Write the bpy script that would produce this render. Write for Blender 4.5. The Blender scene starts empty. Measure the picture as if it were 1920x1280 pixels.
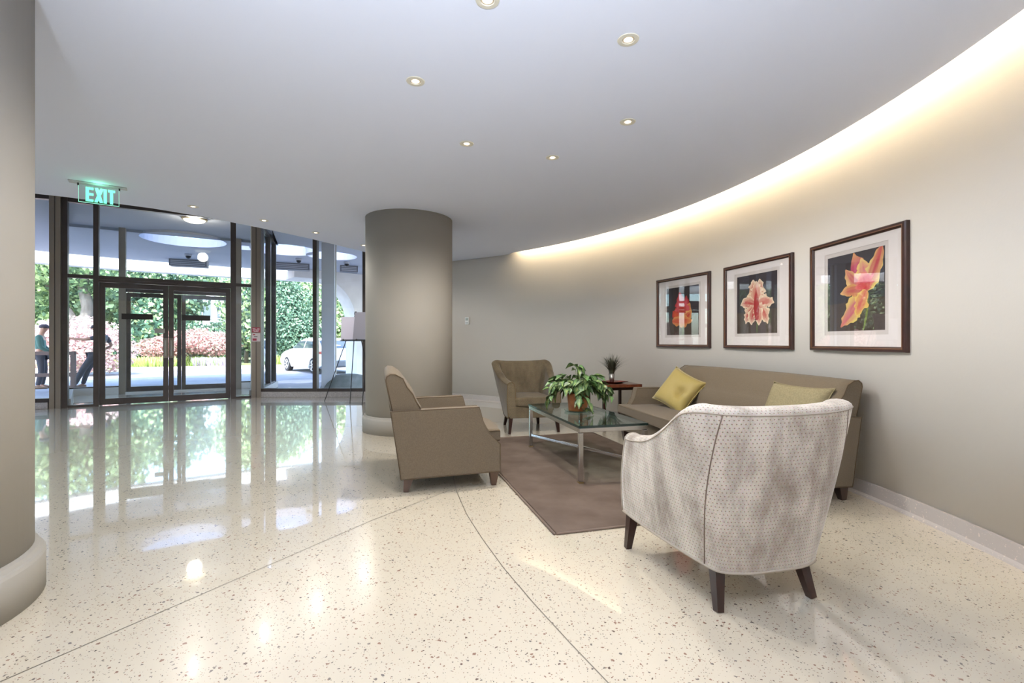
import bpy, bmesh, math, random
import numpy as np
from mathutils import Vector, Matrix
R = math.radians
rnd = random.Random(7)
scene = bpy.context.scene
COL = scene.collection

# ------------------------------------------------------------------ camera, sky, sun, exposure
cam_d = bpy.data.cameras.new('camera'); cam = bpy.data.objects.new('camera', cam_d); COL.objects.link(cam)
cam.location = (0, 0, 1.10); cam.rotation_euler = (R(90), 0, 0)
cam_d.sensor_width = 36.0; cam_d.lens = 16.875; cam_d.clip_start = 0.05; cam_d.clip_end = 500
scene.camera = cam
scene.view_settings.view_transform = 'Standard'; scene.view_settings.look = 'None'
scene.view_settings.gamma = 1.0; scene.view_settings.use_curve_mapping = False
scene.view_settings.exposure = 0.28
world = bpy.data.worlds.new('world'); scene.world = world; world.use_nodes = True
wn = world.node_tree.nodes; wl = world.node_tree.links
sky = wn.new('ShaderNodeTexSky'); sky.sky_type = 'NISHITA'; sky.sun_disc = False
sky.sun_elevation = R(52); sky.sun_rotation = R(165); sky.air_density = 1.0; sky.dust_density = 2.0
wl.new(sky.outputs[0], wn['Background'].inputs[0]); wn['Background'].inputs[1].default_value = SKY_STRENGTH = 1.7
sun_d = bpy.data.lights.new('sun', 'SUN'); sun = bpy.data.objects.new('sun', sun_d); COL.objects.link(sun)
sun_d.energy = 13.0; sun_d.angle = R(0.6); sun_d.color = (1.0, 0.96, 0.88)
sun.location = (10, -20, 40)
sun.rotation_euler = Vector((-0.18, 0.58, -0.80)).to_track_quat('-Z', 'Y').to_euler()
try:
    scene.cycles.use_denoising = True; scene.cycles.max_bounces = 10; scene.cycles.diffuse_bounces = 6
    scene.cycles.glossy_bounces = 5; scene.cycles.transparent_max_bounces = 16; scene.cycles.transmission_bounces = 6
    scene.cycles.sample_clamp_indirect = 6.0; scene.cycles.caustics_reflective = False; scene.cycles.caustics_refractive = False
except Exception:
    pass
DOWNLIGHT_W = 31.0
COVE_E = 58.0
# added fill lamp, unseen behind the camera, brightens the ceiling and walls
bf_d = bpy.data.lights.new('ceiling_fill', 'SPOT'); bf = bpy.data.objects.new('ceiling_fill', bf_d); COL.objects.link(bf)
bf_d.spot_size = R(118); bf_d.spot_blend = 1.0; bf_d.shadow_soft_size = 0.15; bf_d.energy = 930.0; bf_d.color = (0.82, 0.90, 1.0)
bf.location = (-0.2, -0.9, 1.45); bf.rotation_euler = (R(180-30), R(0), R(0))

# ------------------------------------------------------------------ helpers
def lin(c):
    return tuple(((v/255)/12.92 if v/255 <= 0.04045 else ((v/255+0.055)/1.055)**2.4) for v in c) + (1.0,)
def mat(name, col, rough=0.5, metal=0.0, spec=0.5, noise=None, bump=None, coat=0.0, emit=None, sheen=0.0, attr=False):
    m = bpy.data.materials.new(name); m.use_nodes = True
    n = m.node_tree.nodes; l = m.node_tree.links; b = n['Principled BSDF']
    b.inputs['Base Color'].default_value = lin(col); b.inputs['Roughness'].default_value = rough
    b.inputs['Metallic'].default_value = metal; b.inputs['Specular IOR Level'].default_value = spec
    b.inputs['Coat Weight'].default_value = coat; b.inputs['Coat Roughness'].default_value = 0.05
    if sheen:
        b.inputs['Sheen Weight'].default_value = sheen; b.inputs['Sheen Roughness'].default_value = 0.4
    if attr:
        a = n.new('ShaderNodeAttribute'); a.attribute_name = 'Col'; l.new(a.outputs['Color'], b.inputs['Base Color'])
    tc = None
    if noise or bump:
        tc = n.new('ShaderNodeTexCoord')
    if noise:
        sc, col2 = noise[0], noise[1]
        t = n.new('ShaderNodeTexNoise'); t.inputs['Scale'].default_value = sc; t.inputs['Detail'].default_value = 4
        if len(noise) > 2:
            mp = n.new('ShaderNodeMapping'); mp.inputs['Scale'].default_value = noise[2]
            l.new(tc.outputs['Object'], mp.inputs[0]); l.new(mp.outputs[0], t.inputs['Vector'])
        else:
            l.new(tc.outputs['Object'], t.inputs['Vector'])
        rp = n.new('ShaderNodeValToRGB'); rp.color_ramp.elements[0].position = 0.35; rp.color_ramp.elements[1].position = 0.65
        rp.color_ramp.elements[0].color = lin(col); rp.color_ramp.elements[1].color = lin(col2)
        l.new(t.outputs['Fac'], rp.inputs[0]); l.new(rp.outputs[0], b.inputs['Base Color'])
    if bump:
        t2 = n.new('ShaderNodeTexNoise'); t2.inputs['Scale'].default_value = bump[0]; t2.inputs['Detail'].default_value = 3
        l.new(tc.outputs['Object'], t2.inputs['Vector'])
        bp = n.new('ShaderNodeBump'); bp.inputs['Strength'].default_value = bump[1]; bp.inputs['Distance'].default_value = 0.01
        l.new(t2.outputs['Fac'], bp.inputs['Height']); l.new(bp.outputs[0], b.inputs['Normal'])
    if emit:
        b.inputs['Emission Color'].default_value = lin(emit[0]); b.inputs['Emission Strength'].default_value = emit[1]
    return m
def glass_mat(name, tint, ior=1.45, haze=0.0):
    m = bpy.data.materials.new(name); m.use_nodes = True
    n = m.node_tree.nodes; l = m.node_tree.links; n.remove(n['Principled BSDF'])
    t = n.new('ShaderNodeBsdfTransparent'); t.inputs[0].default_value = tint + (1,)
    g = n.new('ShaderNodeBsdfGlossy'); g.inputs['Roughness'].default_value = haze
    lw = n.new('ShaderNodeLayerWeight'); lw.inputs[0].default_value = 0.5
    pw = n.new('ShaderNodeMath'); pw.operation = 'POWER'; pw.inputs[1].default_value = 4.0; l.new(lw.outputs['Facing'], pw.inputs[0])
    f = n.new('ShaderNodeMath'); f.operation = 'MULTIPLY_ADD'; f.inputs[1].default_value = 0.8; f.inputs[2].default_value = ((ior-1)/(ior+1))**2; l.new(pw.outputs[0], f.inputs[0])
    x = n.new('ShaderNodeMixShader'); l.new(f.outputs[0], x.inputs[0]); l.new(t.outputs[0], x.inputs[1]); l.new(g.outputs[0], x.inputs[2])
    l.new(x.outputs[0], n['Material Output'].inputs[0]); return m

def tag(o, label=None, cat=None, group=None, kind=None):
    if label: o['label'] = label
    if cat: o['category'] = cat
    if group: o['group'] = group
    if kind: o['kind'] = kind
    return o
def empty(name, loc=(0, 0, 0), rz=0.0, label=None, cat=None, group=None, kind=None):
    o = bpy.data.objects.new(name, None); COL.objects.link(o); o.location = loc; o.rotation_euler = (0, 0, rz)
    o.empty_display_size = 0.1
    return tag(o, label, cat, group, kind)
def link(name, me, m, parent=None, smooth=False):
    o = bpy.data.objects.new(name, me); COL.objects.link(o)
    for mm in (m if isinstance(m, (list, tuple)) else [m]): me.materials.append(mm)
    if smooth:
        me.polygons.foreach_set('use_smooth', [True]*len(me.polygons))
    if parent: o.parent = parent
    return o
def fin(name, bm, m, parent=None, smooth=False, loc=None, rot=None):
    bmesh.ops.recalc_face_normals(bm, faces=bm.faces[:])
    me = bpy.data.meshes.new(name); bm.to_mesh(me); bm.free()
    o = link(name, me, m, parent, smooth)
    if loc: o.location = loc
    if rot: o.rotation_euler = rot
    return o
def BM(): return bmesh.new()
def box(bm, x0, x1, y0, y1, z0, z1, bev=0.0, seg=2):
    vs = [bm.verts.new(p) for p in ((x0,y0,z0),(x1,y0,z0),(x1,y1,z0),(x0,y1,z0),(x0,y0,z1),(x1,y0,z1),(x1,y1,z1),(x0,y1,z1))]
    fs = [bm.faces.new([vs[i] for i in q]) for q in ((3,2,1,0),(4,5,6,7),(0,1,5,4),(1,2,6,5),(2,3,7,6),(3,0,4,7))]
    if bev:
        es = list({e for f in fs for e in f.edges})
        bmesh.ops.bevel(bm, geom=es, offset=bev, segments=seg, profile=0.5, affect='EDGES')
    return bm
def bx(name, dims, m, parent=None, bev=0.0, smooth=False):
    return fin(name, box(BM(), *dims, bev=bev), m, parent, smooth)
def prism(bm, pts, axis, a, b, bev=0.0, seg=2):
    """closed outline pts (2D) extruded from a to b along axis ('x','y','z')"""
    def P(p, t):
        return {'x': (t, p[0], p[1]), 'y': (p[0], t, p[1]), 'z': (p[0], p[1], t)}[axis]
    A = [bm.verts.new(P(p, a)) for p in pts]; B = [bm.verts.new(P(p, b)) for p in pts]
    fs = [bm.faces.new(A), bm.faces.new(B[::-1])]
    n = len(pts)
    for i in range(n):
        fs.append(bm.faces.new((A[i], B[i], B[(i+1) % n], A[(i+1) % n])))
    if bev:
        es = [e for f in fs[:2] for e in f.edges]
        bmesh.ops.bevel(bm, geom=es, offset=bev, segments=seg, profile=0.5, affect='EDGES')
    return bm
def grid(bm, rows, close_u=False, cap=False):
    V = [[bm.verts.new(p) for p in r] for r in rows]
    n = len(V[0])
    for i in range(len(V)-1):
        for j in range(n if close_u else n-1):
            k = (j+1) % n
            bm.faces.new((V[i][j], V[i][k], V[i+1][k], V[i+1][j]))
    if cap:
        bm.faces.new(V[0][::-1]); bm.faces.new(V[-1])
    return V
def lathe(bm, prof, seg=32, c=(0, 0)):
    rows = [[(c[0]+r*math.cos(2*math.pi*k/seg), c[1]+r*math.sin(2*math.pi*k/seg), z) for k in range(seg)] for r, z in prof]
    return grid(bm, rows, close_u=True, cap=True)
def tube(bm, pts, r, seg=8, r2=None):
    pts = [Vector(p) for p in pts]; rows = []
    n = len(pts)
    for i, p in enumerate(pts):
        d = (pts[min(i+1, n-1)]-pts[max(i-1, 0)]).normalized()
        a = d.orthogonal().normalized() if i == 0 else (a - d*a.dot(d)).normalized()
        b = d.cross(a)
        rr = r if r2 is None else r+(r2-r)*i/max(1, n-1)
        rows.append([p + (a*math.cos(2*math.pi*k/seg)+b*math.sin(2*math.pi*k/seg))*rr for k in range(seg)])
    grid(bm, rows, close_u=True, cap=True); return bm
def bar(bm, p, q, w, h=None, w2=None):
    """square bar from p to q, width w tapering to w2"""
    p = Vector(p); q = Vector(q); d = (q-p).normalized(); h = h or w; k = (w2/w) if w2 else 1
    up = Vector((0, 0, 1)) if abs(d.z) < 0.9 else Vector((0, 1, 0))
    a = d.cross(up).normalized(); b = a.cross(d)
    rows = []
    for c, s in ((p, 1), (q, k)):
        rows.append([c + a*(w/2*s*i) + b*(h/2*s*j) for i, j in ((-1,-1),(1,-1),(1,1),(-1,1))])
    grid(bm, rows, close_u=True, cap=True); return bm
def fill(bm, outer, holes, z):
    es = []
    for loop in [outer]+holes:
        vs = [bm.verts.new((p[0], p[1], z)) for p in loop]
        es += [bm.edges.new((vs[i], vs[(i+1) % len(vs)])) for i in range(len(vs))]
    r = bmesh.ops.triangle_fill(bm, edges=es, use_beauty=True, use_dissolve=False)
    return [f for f in r['geom'] if isinstance(f, bmesh.types.BMFace)]
def slab(outer, z0, z1, holes=()):
    bm = BM(); fs = fill(bm, outer, list(holes), z0)
    r = bmesh.ops.extrude_face_region(bm, geom=fs, use_keep_orig=True)
    bmesh.ops.translate(bm, vec=(0, 0, z1-z0), verts=[v for v in r['geom'] if isinstance(v, bmesh.types.BMVert)])
    return bm
def circ(c, r, n=40): return [(c[0]+r*math.cos(2*math.pi*k/n), c[1]+r*math.sin(2*math.pi*k/n)) for k in range(n)]
def pt(px, d): return (px-960)/900.0*d          # metres to the side of the view axis for a bearing and a distance

# ------------------------------------------------------------------ materials
MAT = {}
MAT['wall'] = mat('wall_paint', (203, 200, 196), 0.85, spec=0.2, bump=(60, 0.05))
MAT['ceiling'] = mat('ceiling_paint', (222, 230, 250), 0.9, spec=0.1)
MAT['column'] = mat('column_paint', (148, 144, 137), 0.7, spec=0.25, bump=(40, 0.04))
MAT['bronze'] = mat('bronze_anodised_frame', (74, 68, 68), 0.35, metal=0.25, noise=(3, (84, 78, 76)))
MAT['post'] = mat('brushed_post', (150, 142, 132), 0.4, metal=0.3, noise=(4, (136, 128, 120), (1, 1, 0.1)))
MAT['glass'] = glass_mat('window_glass', (0.93, 0.96, 0.97))
MAT['table_glass'] = glass_mat('table_glass', (0.80, 0.90, 0.87), 1.5)
MAT['glass_edge'] = mat('green_glass_edge', (10, 40, 38), 0.08, spec=0.8)
MAT['chrome'] = mat('chrome', (205, 205, 205), 0.18, metal=1.0)
MAT['tan'] = mat('tan_wool', (108, 97, 82), 0.95, spec=0.15, noise=(160, (99, 89, 75)), bump=(450, 0.25), sheen=0.15)
MAT['piping'] = mat('dark_tan_piping', (92, 79, 64), 0.9, spec=0.1)
MAT['walnut'] = mat('walnut_leg', (84, 62, 48), 0.35, noise=(18, (68, 48, 38), (1, 1, 0.15)))
MAT['darkwood'] = mat('dark_wood', (52, 30, 24), 0.3, noise=(20, (38, 22, 18), (1, 1, 0.2)), coat=0.2)
MAT['rug'] = mat('taupe_rug', (108, 95, 86), 1.0, spec=0.05, noise=(3.5, (92, 80, 72)), bump=(380, 0.5))
MAT['rug_edge'] = mat('rug_binding', (116, 102, 92), 0.9, spec=0.1)
MAT['mahogany'] = mat('mahogany_top', (104, 56, 36), 0.25, noise=(14, (82, 42, 28), (1, 0.12, 1)), coat=0.4)
MAT['black'] = mat('black_metal', (28, 26, 28), 0.4)
MAT['terracotta'] = mat('terracotta', (176, 112, 66), 0.6, noise=(14, (150, 88, 52)))
MAT['soil'] = mat('soil', (50, 38, 30), 1.0)
MAT['stem'] = mat('plant_stem', (74, 92, 48), 0.6)
MAT['leaf'] = mat('variegated_leaf', (60, 98, 48), 0.4, attr=True)
MAT['gold'] = mat('yellow_satin', (156, 139, 86), 0.6, spec=0.3, noise=(6, (150, 134, 76)), sheen=0.3)
MAT['sage'] = mat('pale_gold_weave', (142, 132, 104), 0.85, spec=0.1, noise=(90, (128, 119, 92)), bump=(300, 0.2))
MAT['frame'] = mat('dark_cherry_frame', (56, 28, 24), 0.3, noise=(12, (42, 22, 20)), coat=0.25)
MAT['frame_gilt'] = mat('bronze_inner_lip', (112, 78, 58), 0.4, metal=0.4)
MAT['matboard'] = mat('white_mat_board', (226, 220, 220), 0.9, spec=0.1)
MAT['matlip'] = mat('mat_bevel', (205, 198, 196), 0.9, spec=0.1)
MAT['print'] = mat('flower_print', (255, 255, 255), 0.6, spec=0.1, attr=True)
MAT['white'] = mat('white_plastic', (226, 228, 230), 0.4)
MAT['greyscreen'] = mat('grey_display', (150, 160, 158), 0.3)
MAT['steel'] = mat('brushed_steel', (170, 170, 168), 0.3, metal=0.9)
MAT['trim_ring'] = mat('downlight_trim', (214, 212, 200), 0.4)
MAT['bulb'] = mat('lit_bulb', (255, 240, 220), 0.4, emit=((255, 232, 200), 3.0))
MAT['cone'] = mat('lit_reflector', (240, 225, 200), 0.35, metal=0.4)
MAT['cove'] = mat('cove_tube', (255, 235, 200), 0.4, emit=((255, 228, 184), COVE_E))
MAT['exit'] = mat('exit_letters', (120, 255, 200), 0.4, emit=((110, 250, 190), 1.15))
MAT['acrylic'] = glass_mat('clear_acrylic', (0.90, 0.96, 0.94), 1.3)
MAT['acrylic_edge'] = mat('lit_acrylic_edge', (190, 250, 230), 0.3, emit=((150, 245, 215), 0.55))
MAT['granite'] = mat('granite_curb', (190, 186, 186), 0.5, noise=(70, (160, 156, 158)))
MAT['concrete'] = mat('white_concrete', (226, 224, 222), 0.85, spec=0.2, noise=(2, (214, 212, 210)))
MAT['soffit'] = mat('grey_soffit', (190, 192, 200), 0.9, spec=0.1)
MAT['asphalt'] = mat('driveway_paving', (146, 146, 150), 0.85, noise=(1.2, (132, 132, 138)), spec=0.2)
MAT['kerb'] = mat('kerb_stone', (206, 196, 188), 0.9)
MAT['earth'] = mat('planting_bed_soil', (120, 132, 78), 1.0, noise=(2, (104, 96, 66)))
MAT['bark'] = mat('bark', (112, 104, 100), 0.9, noise=(6, (84, 76, 72), (1, 1, 0.2)))

# ---- terrazzo: cream ground with scattered small chips
def terrazzo(name, base, base2, dens, rough, chips, scale=54.0, coat=0.0):
    m = bpy.data.materials.new(name); m.use_nodes = True
    n = m.node_tree.nodes; l = m.node_tree.links; b = n['Principled BSDF']
    tc = n.new('ShaderNodeTexCoord')
    nz = n.new('ShaderNodeTexNoise'); nz.inputs['Scale'].default_value = 2.2; nz.inputs['Detail'].default_value = 5
    l.new(tc.outputs['Object'], nz.inputs['Vector'])
    mx = n.new('ShaderNodeMix'); mx.data_type = 'RGBA'
    mx.inputs[6].default_value = lin(base); mx.inputs[7].default_value = lin(base2); l.new(nz.outputs['Fac'], mx.inputs[0])
    cur = mx.outputs[2]
    for sc, thr, size, stops in ((scale, dens*1.6, 0.26, chips), (scale*2.2, dens*2.0, 0.26, chips)):
        dn = n.new('ShaderNodeTexNoise'); dn.inputs['Scale'].default_value = sc*1.4
        l.new(tc.outputs['Object'], dn.inputs['Vector'])
        va = n.new('ShaderNodeVectorMath'); va.operation = 'SCALE'; va.inputs['Scale'].default_value = 0.9/sc
        l.new(dn.outputs['Color'], va.inputs[0])
        ad = n.new('ShaderNodeVectorMath'); ad.operation = 'ADD'; l.new(tc.outputs['Object'], ad.inputs[0]); l.new(va.outputs[0], ad.inputs[1])
        v = n.new('ShaderNodeTexVoronoi'); v.inputs['Scale'].default_value = sc; v.voronoi_dimensions = '3D'
        l.new(ad.outputs[0], v.inputs['Vector'])
        sp = n.new('ShaderNodeSeparateColor'); l.new(v.outputs['Color'], sp.inputs[0])
        lt = n.new('ShaderNodeMath'); lt.operation = 'LESS_THAN'; lt.inputs[1].default_value = thr; l.new(sp.outputs[0], lt.inputs[0])
        rad = n.new('ShaderNodeMath'); rad.operation = 'MULTIPLY'; rad.inputs[1].default_value = size; l.new(sp.outputs[1], rad.inputs[0])
        ra2 = n.new('ShaderNodeMath'); ra2.operation = 'ADD'; ra2.inputs[1].default_value = 0.07; l.new(rad.outputs[0], ra2.inputs[0])
        dl = n.new('ShaderNodeMath'); dl.operation = 'LESS_THAN'; l.new(v.outputs['Distance'], dl.inputs[0]); l.new(ra2.outputs[0], dl.inputs[1])
        mm = n.new('ShaderNodeMath'); mm.operation = 'MULTIPLY'; l.new(lt.outputs[0], mm.inputs[0]); l.new(dl.outputs[0], mm.inputs[1])
        rp = n.new('ShaderNodeValToRGB'); rp.color_ramp.interpolation = 'CONSTANT'
        for i, (p, c) in enumerate(stops):
            e = rp.color_ramp.elements[i] if i < 2 else rp.color_ramp.elements.new(p)
            e.position = p; e.color = lin(c)
        l.new(sp.outputs[2], rp.inputs[0])
        m2 = n.new('ShaderNodeMix'); m2.data_type = 'RGBA'
        l.new(mm.outputs[0], m2.inputs[0]); l.new(cur, m2.inputs[6]); l.new(rp.outputs[0], m2.inputs[7]); cur = m2.outputs[2]
    l.new(cur, b.inputs['Base Color']); b.inputs['Roughness'].default_value = rough
    b.inputs['Specular IOR Level'].default_value = 0.3
    b.inputs['Coat Weight'].default_value = coat; b.inputs['Coat IOR'].default_value = 1.75; b.inputs['Coat Roughness'].default_value = 0.03
    wv = n.new('ShaderNodeTexNoise'); wv.inputs['Scale'].default_value = 2.5; wv.inputs['Detail'].default_value = 1
    l.new(tc.outputs['Object'], wv.inputs['Vector'])
    bp = n.new('ShaderNodeBump'); bp.inputs['Strength'].default_value = 0.05; bp.inputs['Distance'].default_value = 0.02
    l.new(wv.outputs['Fac'], bp.inputs['Height']); l.new(bp.outputs[0], b.inputs['Normal'])
    return m
CHIPS = ((0.0, (92, 76, 70)), (0.28, (136, 108, 94)), (0.5, (112, 106, 102)), (0.70, (80, 60, 54)), (0.88, (176, 146, 120)))
MAT['terrazzo'] = terrazzo('terrazzo', (204, 195, 177), (193, 185, 169), 0.28, 0.25, CHIPS, coat=1.0)
MAT['terrazzo_base'] = terrazzo('terrazzo_base', (172, 166, 162), (162, 156, 153), 0.25, 0.35, ((0.0, (190, 178, 172)), (0.5, (170, 160, 156)), (0.8, (196, 186, 176))))
MAT['strip'] = mat('zinc_divider', (100, 94, 86), 0.4, metal=0.3)

# ---- dotted velvet (u,v of the upholstery in metres)
def dotted(name, base, nap, dot, pitch=0.019, size=0.20, sheen=0.5, napscale=5.5):
    m = bpy.data.materials.new(name); m.use_nodes = True
    n = m.node_tree.nodes; l = m.node_tree.links; b = n['Principled BSDF']
    uv = n.new('ShaderNodeUVMap'); tc = n.new('ShaderNodeTexCoord')
    sx = n.new('ShaderNodeSeparateXYZ'); l.new(uv.outputs[0], sx.inputs[0])
    def mth(op, a, bb=None, c=None):
        k = n.new('ShaderNodeMath'); k.operation = op
        for i, q in enumerate((a, bb, c)):
            if q is None: continue
            if isinstance(q, (int, float)): k.inputs[i].default_value = q
            else: l.new(q, k.inputs[i])
        return k.outputs[0]
    u = mth('DIVIDE', sx.outputs[0], pitch); v = mth('DIVIDE', sx.outputs[1], pitch*0.80)
    row = mth('FLOOR', v); odd = mth('MULTIPLY', mth('MODULO', row, 2.0), 0.5)
    fu = mth('SUBTRACT', mth('FRACT', mth('ADD', u, odd)), 0.5); fv = mth('SUBTRACT', mth('FRACT', v), 0.5)
    dist = mth('SQRT', mth('ADD', mth('MULTIPLY', fu, fu), mth('MULTIPLY', fv, fv)))
    msk = n.new('ShaderNodeMapRange'); msk.inputs[1].default_value = size; msk.inputs[2].default_value = size*0.6
    msk.inputs[3].default_value = 0; msk.inputs[4].default_value = 0.75; l.new(dist, msk.inputs[0])
    mp = n.new('ShaderNodeMapping'); mp.inputs['Scale'].default_value = (1, 1, 0.45); l.new(tc.outputs['Object'], mp.inputs[0])
    nz = n.new('ShaderNodeTexNoise'); nz.inputs['Scale'].default_value = napscale; nz.inputs['Detail'].default_value = 8; nz.inputs['Roughness'].default_value = 0.65
    l.new(mp.outputs[0], nz.inputs['Vector'])
    rp = n.new('ShaderNodeValToRGB'); rp.color_ramp.elements[0].position = 0.34; rp.color_ramp.elements[1].position = 0.58
    rp.color_ramp.elements[0].color = lin(nap); rp.color_ramp.elements[1].color = lin(base); l.new(nz.outputs['Fac'], rp.inputs[0])
    fine = n.new('ShaderNodeTexNoise'); fine.inputs['Scale'].default_value = 260; l.new(tc.outputs['Object'], fine.inputs['Vector'])
    mf = n.new('ShaderNodeMix'); mf.data_type = 'RGBA'; mf.blend_type = 'OVERLAY'; mf.inputs[0].default_value = 0.35
    l.new(rp.outputs[0], mf.inputs[6]); l.new(fine.outputs['Color'], mf.inputs[7])
    mx = n.new('ShaderNodeMix'); mx.data_type = 'RGBA'; l.new(msk.outputs[0], mx.inputs[0]); l.new(mf.outputs[2], mx.inputs[6]); mx.inputs[7].default_value = lin(dot)
    l.new(mx.outputs[2], b.inputs['Base Color']); b.inputs['Roughness'].default_value = 0.85; b.inputs['Specular IOR Level'].default_value = 0.1
    b.inputs['Sheen Weight'].default_value = sheen; b.inputs['Sheen Roughness'].default_value = 0.35
    bp = n.new('ShaderNodeBump'); bp.inputs['Strength'].default_value = 0.25; bp.inputs['Distance'].default_value = 0.003
    l.new(msk.outputs[0], bp.inputs['Height']); bp.invert = True; l.new(bp.outputs[0], b.inputs['Normal'])
    return m
MAT['velvet_grey'] = dotted('grey_dotted_velvet', (196, 189, 180), (132, 122, 113), (112, 84, 68))
MAT['velvet_olive'] = dotted('olive_dotted_velvet', (106, 96, 78), (84, 75, 61), (66, 56, 42), sheen=0.25)
# ------------------------------------------------------------------ the room shell
CX, CY, RW = -4.44, 3.10, 6.97           # the lobby is a drum of this radius
HC, HU = 2.645, 3.50                     # dropped ceiling, upper ceiling
def arc(r, a0, a1, n):
    return [(CX+r*math.cos(R(a0+(a1-a0)*k/n)), CY+r*math.sin(R(a0+(a1-a0)*k/n))) for k in range(n+1)]
def wall_band(name, r0, r1, a0, a1, z0, z1, m, n=90, **k):
    bm = BM(); rows = []
    for p, q in zip(arc(r0, a0, a1, n), arc(r1, a0, a1, n)):
        rows.append([(p[0], p[1], z0), (p[0], p[1], z1), (q[0], q[1], z1), (q[0], q[1], z0)])
    grid(bm, rows, close_u=True, cap=True)
    o = fin(name, bm, m, smooth=False); return tag(o, kind='structure', **k)
WALL_A = 69.5
w = wall_band('wall_right', RW, RW+0.2, WALL_A, -60, 0, HU, MAT['wall'], label='curved greige lobby wall with pictures behind the sofa')
for p in w.data.polygons: p.use_smooth = abs(p.normal.z) < 0.5
w = wall_band('wall_back', RW, RW+0.2, -60, -180, 0, HU, MAT['wall'], label='curved greige lobby wall behind the viewer')
for p in w.data.polygons: p.use_smooth = abs(p.normal.z) < 0.5
def base_band(name, a0, a1, label):
    bm = BM(); rows = []
    n = 80
    prof = ((RW, 0.0), (RW-0.035, 0.0), (RW-0.030, 0.010), (RW-0.016, 0.022), (RW-0.013, 0.105), (RW, 0.107))
    for k in range(n+1):
        a = R(a0+(a1-a0)*k/n)
        rows.append([(CX+r*math.cos(a), CY+r*math.sin(a), z) for r, z in prof])
    grid(bm, rows, close_u=True, cap=True)
    o = fin(name, bm, MAT['terrazzo_base']); tag(o, label, kind='structure')
base_band('baseboard_right', WALL_A, -60, 'low speckled terrazzo base along the curved wall')
base_band('baseboard_back', -60, -180, 'low speckled terrazzo base along the rear wall')

# floor plan points of the glazed side
D0, DD = Vector((-7.417, 8.01)), Vector((0.8434, 0.5373))        # plane of the inner doors
def dpl(s): return D0 + DD*s
VO = Vector((-9.05, 9.70)); VOD = Vector((0.86, 0.51)).normalized()   # plane of the outer doors
VC = VO + VOD*3.82                                                # outer right corner of the vestibule
floor_pts = arc(RW+0.2, -180, WALL_A, 110) + [(-1.98, 9.72), (-4.95, 9.62), (VC.x+0.06, VC.y+0.06), (VO.x-0.08, VO.y+0.02), (-7.62, 7.9), (-9.4, 7.3), (-10.7, 6.0), (-11.5, 4.2)]
fl = fin('floor', slab(floor_pts, -0.20, 0.0), MAT['terrazzo']); tag(fl, 'polished cream terrazzo floor with dark chips', kind='structure')
# thin zinc divider strips let into the terrazzo
def strip(name, pts, label, w=0.0045):
    bm = BM(); rows = []
    P = [Vector(p) for p in pts]
    for i, p in enumerate(P):
        d = (P[min(i+1, len(P)-1)]-P[max(i-1, 0)]).normalized(); nn = Vector((-d.y, d.x))*w/2
        rows.append([(p.x+nn.x, p.y+nn.y, 0.0008), (p.x-nn.x, p.y-nn.y, 0.0008)])
    grid(bm, rows)
    o = fin(name, bm, MAT['strip'], parent=fl); o['label'] = label
strip('divider_strip', [(-0.56,6.2),(-0.56,5.4),(-0.54,4.7),(-0.505,4.25),(-0.473,3.873),(-0.408,3.528),(-0.289,3.056),(-0.170,2.69),(-0.042,2.335),(0.09,2.02),(0.212,1.752),(0.31,1.547),(0.47,1.27),(0.70,0.93),(1.0,0.55)], 'thin curved zinc strip in the terrazzo')
strip('divider_strip', [(-2.35,0.42),(-1.655,1.552),(-0.857,2.96),(-0.43,3.60)], 'thin straight zinc strip in the terrazzo')

# dropped ceiling with its free edge towards the glass and a slot along the curved wall
SLOT_A = 49.6
edge = [(-2.02,9.66),(-2.30,8.93),(-2.60,8.15),(-3.03,7.22),(-3.434,6.52),(-3.81,5.97),(-4.17,5.58),(-4.49,5.34),(-4.80,5.12),(-5.15,4.93),(-5.9,4.62),(-6.9,4.35),(-8.3,4.2),(-11.41,4.0)]
ceil_pts = arc(RW-0.002, -182.5, -150, 6) + arc(RW-0.095, -150, SLOT_A, 120) + arc(RW-0.002, SLOT_A, WALL_A, 14)[1:] + edge[1:-1]
tag(fin('ceiling', slab(ceil_pts, HC, HC+0.15), MAT['ceiling']), 'smooth dropped white ceiling with a curved free edge', kind='structure')
up_pts = arc(RW+0.2, -180, WALL_A, 80) + [(-1.98, 9.72), (-4.95, 9.62), (VC.x+0.05, VC.y+0.05), (VO.x-0.06, VO.y+0.02), (-7.62, 7.9), (-9.4, 7.3), (-10.7, 6.0), (-11.5, 4.2)]
tag(fin('ceiling', slab(up_pts, HU, HU+0.25), MAT['soffit']), 'upper ceiling over the glass wall and vestibule', kind='structure')

# ------------------------------------------------------------------ round columns
def column(x, y, label):
    r = empty('column', (x, y, 0), kind='structure', label=label)
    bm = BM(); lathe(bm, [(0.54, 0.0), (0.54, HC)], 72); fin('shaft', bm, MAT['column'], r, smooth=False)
    for p in r.children[0].data.polygons: p.use_smooth = abs(p.normal.z) < .5
    bm = BM(); lathe(bm, [(0.577, 0.0), (0.577, 0.165), (0.570, 0.175), (0.558, 0.18), (0.556, 0.20), (0.541, 0.206)], 72)
    o = fin('plinth', bm, MAT['column'], r); o['label'] = 'slightly wider round plinth'
    for p in o.data.polygons: p.use_smooth = abs(p.normal.z) < .5
column(-1.306, 6.12, 'round greige column behind the tan armchair')
column(-2.55, 1.80, 'round greige column at the left edge, nearest the viewer')

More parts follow.
